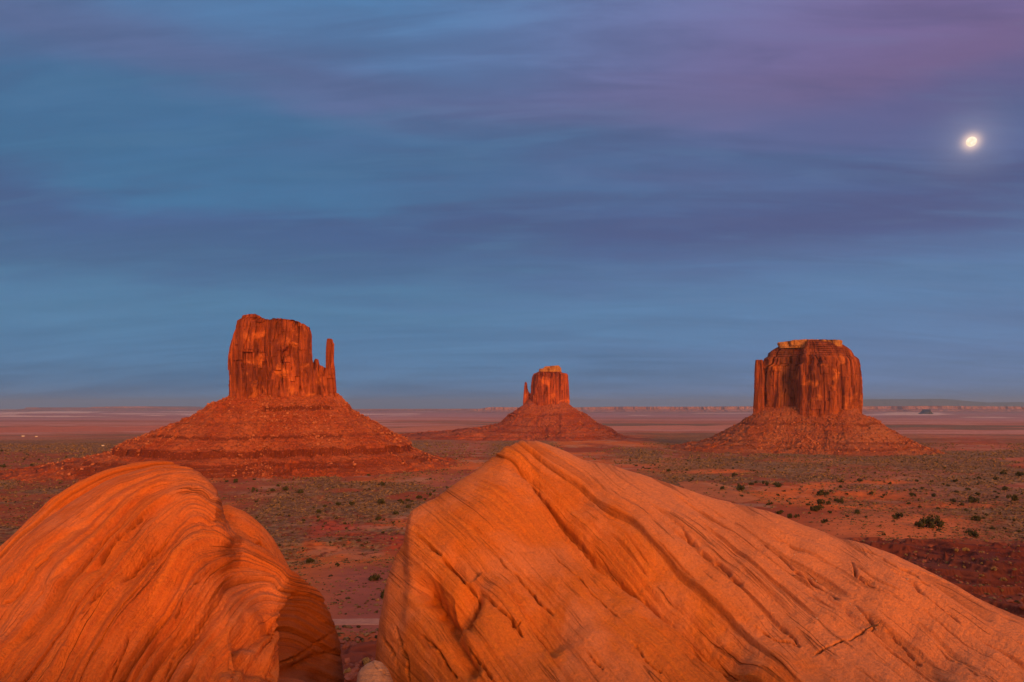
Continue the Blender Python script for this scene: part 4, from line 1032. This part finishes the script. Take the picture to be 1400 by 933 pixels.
def bush_mesh(name, seed, n=260, lobes=7):
    rng = np.random.default_rng(seed)
    L_ = rng.normal(size=(lobes, 3)) * np.array([.30, .30, .12]) + np.array([0, 0, .42])
    c = L_[rng.integers(0, lobes, n)]
    dirs = rng.normal(size=(n, 3)); dirs /= np.linalg.norm(dirs, axis=1)[:, None]
    P = c + dirs * (.20 + .08 * rng.random((n, 1)))
    P[:, 2] = np.maximum(P[:, 2], .04)
    tri = rng.normal(size=(n, 4, 3)) * .070
    V = P[:, None] + tri
    V[..., 2] = np.maximum(V[..., 2], 0)
    base = np.arange(n)[:, None, None] * 4
    F = (np.array([(0, 1, 2), (0, 2, 3), (0, 3, 1), (1, 3, 2)])[None] + base).reshape(-1, 3)
    # solid heart so that the crown is not see-through
    cv = []; cf = []
    off = len(V) * 4
    for l_ in L_:
        cv.append(IV * .19 + l_); cf.append(IF + off); off += 12
    V = np.concatenate([V.reshape(-1, 3)] + cv)
    V[:, 2] = np.maximum(V[:, 2], -.02)
    V[:, :2] /= (np.percentile(np.abs(V[:, :2]), 98) * 2); V[:, 2] *= .72 / np.percentile(V[:, 2], 98)
    return mesh_np(name, V, np.concatenate([F] + cf), False)
def stem_mesh(seed):
    rng = np.random.default_rng(seed); V = []; F = []
    for k in range(5):
        a = rng.random() * 6.28; l_ = .45
        tip = np.array([math.cos(a) * .22, math.sin(a) * .22, l_]); o0 = len(V)
        for (c, r) in ((np.array([0, 0, -.12]), .045), (tip * .5 + [0, 0, .02], .03), (tip, .012)):
            for q in range(5):
                V.append(c + r * np.array([math.cos(q * 1.2566), math.sin(q * 1.2566), 0]))
        for r_ in range(2):
            for q in range(5):
                F.append((o0 + r_ * 5 + q, o0 + r_ * 5 + (q + 1) % 5, o0 + r_ * 5 + 5 + (q + 1) % 5, o0 + r_ * 5 + 5 + q))
    return mesh_np('trunk', np.array(V), np.array(F), False)
jmesh = [bush_mesh('juniper_crown', 10 + k) for k in range(7)]
for me in jmesh: me.materials.append(M_juniper)
ymesh = [bush_mesh('yellow_crown', 40 + k, 220, 5) for k in range(3)]
for me in ymesh: me.materials.append(M_yellow)
tmesh = stem_mesh(3); tmesh.materials.append(M_wood)

rnd = random.Random(4)
def bush(px, py, wpx, label, group, name='juniper_bush', cat='bush', meshes=jmesh, parts=False, loc=None):
    X_, Y_, Z_ = loc or at(px, py + wpx * .22)
    w = wpx * Y_ / FPX
    k = rnd.randrange(len(meshes))
    if parts:
        root = empty(name, (X_, Y_, Z_))
        cr = link('crown', meshes[k], None, root); tr = link('trunk', tmesh, None, root)
    else:
        root = link(name, meshes[k]); root.location = (X_, Y_, Z_)
    root.scale = (w, w * rnd.uniform(.85, 1.15), w * rnd.uniform(.75, .95))
    root.rotation_euler = (0, 0, rnd.uniform(0, 6.28))
    root.location.z -= w * .03
    return tag(root, label, cat, group)

big = [(1121, 687, 10, 'dark round juniper bush above the larger wide one, mid right plain'), (1117, 696, 14, 'wide dark juniper bush, lowest of the tight cluster on the mid right plain'),
       (1121.5, 674, 13, 'dark juniper bush standing highest above the cluster on the red patch of the right plain'), (1133, 688, 8, 'round juniper bush just right of the two stacked dark ones'),
       (1142, 684, 7, 'left one of the close pair of round junipers on the right plain'), (1149, 686, 8, 'right one of the close pair of round junipers on the right plain'),
       (1272, 717, 22, 'largest dark juniper bush, on the crest of the smooth orange sand bank'), (1256, 718, 13, 'medium juniper bush touching the left side of the largest one on the sand bank'),
       (1227, 706, 15, 'broad dim juniper bush behind the orange sand bank'), (1333, 731, 12, 'dark bush at the right tip of the orange sand bank'), (1324, 728, 8, 'small bush left beside the one at the right tip of the sand bank'),
       (1127, 713, 10, 'round juniper bush close above the edge of the large boulder, left of the sand bank'), (1079, 706, 11, 'dark bush in the middle of a row of three hugging the boulder edge'),
       (1067, 701, 8, 'upper left bush in the row of three hugging the boulder edge'), (1088.6, 706, 8, 'right bush in the row of three hugging the boulder edge'),
       (1012.5, 668, 14, 'dark wide bush left of the others near the pale sandy clearing'), (1027.5, 662, 6, 'small dark bush up right of the wide one near the sandy clearing'),
       (1048, 662, 10, 'loose brownish bush between two dark ones below the right butte'), (1063, 664, 9, 'dark round bush directly below the left foot of the right butte'), (1052, 689, 8, 'lone flat dark bush on the bare slope above the boulder'),
       (524, 662, 9, 'dark bush standing highest and alone in the gap between the boulders'), (521, 687, 10, 'dark round bush in the middle of the gap, left of a row of bushes'),
       (511, 791, 14, 'dark bush on the bare slope above the track in the gap'), (524, 815, 14, 'dark bush by the edge of the large boulder just above the track'),
       (1331, 684, 13, 'widest low bush of the plain near the right edge of the photo'), (1387, 682, 14, 'flat dark bush close to the right edge of the photo'), (1337, 710, 12, 'dim bush on the plain right of the sand bank')]
for px_, py_, w_, lab in big:
    bush(px_, py_, w_ * 1.1, lab, 'dark junipers dotted over the plain', parts=(w_ >= 10))
few = [(1254, 658, 5), (1272.5, 659, 6), (1291, 640, 5), (1339, 653.6, 7), (1360, 654.6, 8), (1150, 658.5, 7), (1175, 657, 8), (1149, 666, 6), (1135, 672, 5), (1157, 676, 5), (1208, 677, 6), (1248, 677, 8),
       (1302.5, 685, 8), (1362, 680, 6), (1356, 679, 4), (1337, 676, 6), (1386, 680, 10), (1323, 669, 7), (1372, 668.6, 8), (1306, 658, 6), (1372, 647, 8), (1395, 649, 10), (1288.6, 662, 5), (1296, 664, 5), (1314, 690, 6),
       (1276, 678, 8), (1190, 675, 8), (1172, 700.7, 9), (1209, 731, 6), (1283, 725, 6), (988, 668, 7), (1064.5, 677, 6), (1002, 650, 8), (914, 644, 6), (938.6, 643, 4)]
gapb = [(410, 673, 9), (463, 689.5, 7), (445, 692, 6), (481, 689, 9), (548, 684.5, 8), (558, 684, 6), (573.6, 680.4, 8), (588, 676, 8), (557, 693, 7), (390, 669, 9), (611, 667, 5), (589, 655, 5), (437, 700, 9), (541, 702, 8),
        (491, 739, 5), (517, 710, 9), (423, 767, 12), (504, 650, 5), (347, 671, 10), (374, 670, 7), (321, 658.6, 9), (310, 658.6, 5), (381, 664, 5)]
leftb = [(4, 638, 8), (43, 636, 5)]
for b_ in few: bush(*b_, 'small dark juniper bush scattered on the plain right of the large boulder peak', 'small junipers on the right plain')
for b_ in gapb: bush(*b_, 'small dark bush on the reddish slope between the left butte and the boulders', 'small bushes between the buttes and boulders')
for b_ in leftb: bush(*b_, 'small dark bush on the red flats at the left edge', 'small bushes at the left edge')
for k in range(125):
    px_ = rnd.uniform(860, 1400); lo = tab(px_, silM) ; py_ = 622 + (min(float(lo) - 6, 735) - 622) * rnd.random() ** .9
    if py_ < 622 or (1130 < px_ < 1330 and py_ > 712): continue
    bush(px_, py_, rnd.uniform(2.2, 5.0) * (.7 + (py_ - 620) / 150), 'small dark juniper bush scattered on the plain right of the large boulder peak', 'small junipers on the right plain')
for k in range(75):
    px_ = rnd.uniform(330, 640); py_ = rnd.uniform(655, 775)
    if py_ > float(tab(px_, silM)) - 3 or py_ > float(tab(px_, silL)) - 3: continue
    bush(px_, py_, rnd.uniform(2.2, 5.0) * (.7 + (py_ - 640) / 150), 'small dark bush on the reddish slope between the left butte and the boulders', 'small bushes between the buttes and boulders')
for k in range(12):
    bush(rnd.uniform(0, 110), rnd.uniform(612, 668), rnd.uniform(2.5, 4.5), 'small dark bush on the red flats at the left edge', 'small bushes at the left edge')
yel = [(1320, 752, 7), (1307, 752.6, 6), (1341, 743, 5), (1348, 740, 5), (1372, 793, 8), (1360, 778, 8), (1342, 771, 5), (1319, 776, 5), (1342, 787, 5), (1362, 765.6, 6), (1387, 779, 6), (1340, 755, 4), (1252, 755, 4),
       (1238.6, 759, 4), (1263, 769, 4), (1294.6, 770, 5), (1371, 807.6, 6), (1394, 808.6, 6), (1275, 747.6, 4), (1302, 760, 4), (1330, 765, 4), (1380, 762, 4), (1352, 800, 4)]
for b_ in yel: bush(*b_, 'pale yellowish dry shrub mound in the dark red ravine at right', 'dry shrubs in the ravine', name='dry_shrub', cat='shrub', meshes=ymesh)
bush(501, 906, 17, 'yellow green shrub low in the gap beside the pale tan boulder', None, 'dry_shrub', 'shrub', ymesh)
bush(476, 919, 12, 'dull green shrub low in the gap beside the dark end of the left boulder', None, 'dry_shrub', 'shrub', ymesh)

# low scrub: too many to count
rng = np.random.default_rng(12)
n = 330000
pxr = rng.uniform(-60, 1460, n); pyr = 606 + (880 - 606) * rng.random(n) ** 1.35
Dt = np.exp(np.linspace(math.log(180), math.log(9000), 400)); zt_ = np.interp(np.log(Dt), [math.log(a) for a, b in PROFILE], [b for a, b in PROFILE])
pyt = HOR - FPX * zt_ / Dt
Yr = np.interp(-pyr, -pyt, Dt); Xr = (pxr - CX) / FPX * Yr; Dr = np.hypot(Xr, Yr)
ia = np.clip(np.searchsorted(SCR_A, np.arctan2(Xr, Yr)), 0, len(SCR_A) - 1); ir = np.clip(np.searchsorted(SCR_R, Dr), 0, len(SCR_R) - 1)
dens = SCR[ir, ia]
ok = rng.random(n) < np.minimum(dens, 1) * (.25 + .75 * sst(fbm2(Xr / 40, Yr / 60, 3, 5), .38, .60)) * .62 + .05 * sst(pyr, 640, 700)
ok &= ~((np.abs(pyr - 846) < 8))
Xr, Yr, pyr = Xr[ok], Yr[ok], pyr[ok]
# keep off the buttes' slopes
for root, hw_, hd_ in ((west, 430, 330), (east, 560, 420), (mer, 430, 400)):
    k = ((Xr - root.location.x) / hw_) ** 2 + ((Yr - root.location.y) / hd_) ** 2 > 1
    Xr, Yr = Xr[k], Yr[k]
S = (.40 + 1.15 * rng.random(len(Xr)) ** 2.2) * np.clip(Yr / 750, .75, 3.0)
C = np.stack([Xr, Yr, ground_h(Xr, Yr) + S * .25], -1)
sm = link('low_scrub', rocks_mesh('low_scrub', C, S, 77, .45, .62), M_scrub)
tag(sm, 'low grey green desert scrub speckling the valley floor', 'scrub', None, 'stuff')
# small stones and broken ledges in the gap and the ravine
n = 5200
pa = rng.random(n) < .35
pxs_ = np.where(pa, rng.uniform(430, 560, n), rng.uniform(1120, 1420, n)); pys_ = np.where(pa, rng.uniform(868, 940, n), rng.uniform(742, 860, n))
Ys = np.interp(-pys_, -pyt, Dt); Xs = (pxs_ - CX) / FPX * Ys
S = .25 + 1.5 * rng.random(n) ** 5
kk = fbm2(Xs / 14, Ys / 10, 3, 61) > .5
Xs, Ys, S = Xs[kk], Ys[kk], S[kk]
M_stone = simple_mat('dark_red_stone', (0.20, 0.062, 0.042), (0.32, 0.12, 0.08), .3)
st_ = link('loose_stones', rocks_mesh('loose_stones', np.stack([Xs, Ys, ground_h(Xs, Ys) + S * .2], -1), S, 78, .4, .6), M_stone)
tag(st_, 'dark red loose stones on the shaded ravine floor', 'stones', None, 'stuff')

# ------------------------------------------------------------------ small things on the large boulder
from mathutils.bvhtree import BVHTree
def bvh_of(o):
    me = o.data
    v = np.empty(len(me.vertices) * 3, np.float32); me.vertices.foreach_get('co', v)
    return me, v.reshape(-1, 3)
me_, v_ = bvh_of(main_rock)
def on_main(px, py):
    x_, z_ = (px - CX) / FPX, (HOR - py) / FPX
    w = np.abs(v_[:, 0] / np.maximum(v_[:, 1], .1) - x_) + np.abs(v_[:, 2] / np.maximum(v_[:, 1], .1) - z_) + (v_[:, 1] > 9) * 9
    c = np.argsort(w)[:40]
    i = c[np.argmin(v_[c, 1])]
    return v_[i]
pebs = [(1110, 790), (1113, 784), (1116, 792), (1106, 785), (1162, 824), (1168, 830), (1176, 837), (1181, 841), (1117, 843), (1118, 852), (1086, 757), (1241, 791), (1196, 856), (1199, 859)]
pm = rocks_mesh('pebble', np.zeros((1, 3)), np.ones(1), 5, .2, .7); pm.materials.append(M_pebble)
for px_, py_ in pebs:
    p_ = on_main(px_, py_)
    o = link('pebble', pm); o.location = p_; o.scale = (rnd.uniform(.004, .008),) * 3; o.rotation_euler = (0, 0, rnd.random() * 6)
    tag(o, 'tiny white pebble caught in a groove of the large boulder', 'pebble', 'pebbles in the grooves of the large boulder')
p_ = on_main(1197, 857)
tv, tf = [], []
def stick(path, r):
    o0 = len(tv); path = [np.array(q, float) for q in path]
    for k, c in enumerate(path):
        rr = r * (1 - .6 * k / (len(path) - 1))
        for q in range(6):
            tv.append(c + rr * np.array([0, math.cos(q * 1.0472), math.sin(q * 1.0472)]))
    for k in range(len(path) - 1):
        for q in range(6):
            tf.append((o0 + k * 6 + q, o0 + k * 6 + (q + 1) % 6, o0 + k * 6 + 6 + (q + 1) % 6, o0 + k * 6 + 6 + q))
stick([(-.10, -.04, .0), (-.04, -.02, .022), (.02, 0, .03), (.06, .03, .055)], .006)
stick([(.0, 0, .02), (.03, .02, .012), (.07, .05, .03)], .004)
stick([(-.03, -.02, .02), (-.01, .02, .05), (.01, .03, .065)], .003)
tw = link('twig', mesh_np('twig', np.array(tv), np.array(tf), True), M_twig); tw.location = p_ + np.array([0, 0, .004])
tag(tw, 'short dark forked dry twig lying on the lower right of the large boulder', 'twig')

# ------------------------------------------------------------------ far settlement specks
def house(px, py, w, d, h, label):
    X_, Y_, Z_ = at(px, py)
    root = empty('house', (X_, Y_, Z_)); tag(root, label, 'house', 'houses on the far plain')
    V = [(-w, -d, -2), (w, -d, -2), (w, d, -2), (-w, d, -2), (-w, -d, h), (w, -d, h), (w, d, h), (-w, d, h), (-w, 0, h * 1.35), (w, 0, h * 1.35)]
    F4 = np.array([(0, 1, 5, 4), (1, 2, 6, 5), (2, 3, 7, 6), (3, 0, 4, 7)]); F3 = np.array([(5, 6, 9), (7, 4, 8)])
    link('wall', mesh_np('wall', np.array(V, float), [F4, F3], False), M_house, root)
    e_ = .5; t_ = .35; H = h * 1.35
    R_ = []
    for sgn in (-1, 1):
        R_ += [(-w - e_, sgn * (d + e_), h - .3), (w + e_, sgn * (d + e_), h - .3), (w + e_, 0, H + .1), (-w - e_, 0, H + .1)]
        R_ += [(a, b, c + t_) for a, b, c in R_[-4:]]
    F = []
    for o0 in (0, 8):
        F += [(o0, o0 + 1, o0 + 2, o0 + 3), (o0 + 4, o0 + 5, o0 + 6, o0 + 7), (o0, o0 + 1, o0 + 5, o0 + 4), (o0 + 1, o0 + 2, o0 + 6, o0 + 5), (o0 + 2, o0 + 3, o0 + 7, o0 + 6), (o0 + 3, o0, o0 + 4, o0 + 7)]
    link('roof', mesh_np('roof', np.array(R_, float), np.array(F), False), M_houseroof, root)
house(32, 597, 7, 4, 4.5, 'tiny white house on the dark left plain, leftmost of three')
house(50, 597.5, 6, 4, 4, 'tiny pale house on the dark left plain, the middle of three')
house(141, 610, 4, 3, 3.5, 'tiny white hut at the front edge of the dark left plain')

# ------------------------------------------------------------------ the moon
DMn = 250000.0
bpy.ops.mesh.primitive_uv_sphere_add(segments=48, ring_count=24, radius=5.6 / FPX * DMn / mdir.y * .92 * 1.0)
moon = bpy.context.object; moon.name = 'moon'; moon.data.name = 'moon'
moon.location = mdir * (DMn / mdir.y)
for p in moon.data.polygons: p.use_smooth = True
m, N = new_mat('moon_glow')
mpos = N.n('ShaderNodeTexCoord').outputs['Generated']
mc = N.mix(N.ss(N.noise(mpos, 2.2, 4), 0.4, 0.62), (1.0, 0.90, 0.70), (0.95, 0.78, 0.55))
em = N.n('ShaderNodeEmission', {'Color': mc, 'Strength': 1.12})
N.n('ShaderNodeOutputMaterial', {'Surface': em.outputs[0]})
moon.data.materials.append(m)
tag(moon, 'bright full moon glowing through thin cloud at the upper right of the sky', 'moon')

# ------------------------------------------------------------------ haze: even air over the whole valley
hz_s = 135000.0
zlo, zhi = -275.0, 1250.0
V = np.array([(sx_ * hz_s, sy_ * hz_s, z_) for z_ in (zlo, zhi) for sy_ in (-1, 1) for sx_ in (-1, 1)], float)
F = np.array([(0, 2, 3, 1), (4, 5, 7, 6), (0, 1, 5, 4), (2, 6, 7, 3), (0, 4, 6, 2), (1, 3, 7, 5)])
m = bpy.data.materials.new('haze_air'); m.use_nodes = True
N = NT(m.node_tree)
pv = N.n('ShaderNodeVolumePrincipled', {'Color': (0.42, 0.70, 1.0), 'Density': HAZE_DENSITY, 'Anisotropy': 0.1})
N.n('ShaderNodeOutputMaterial', {'Volume': pv.outputs[0]})
haze = link('haze', mesh_np('haze', V, F, False), m)
tag(haze, kind='stuff')
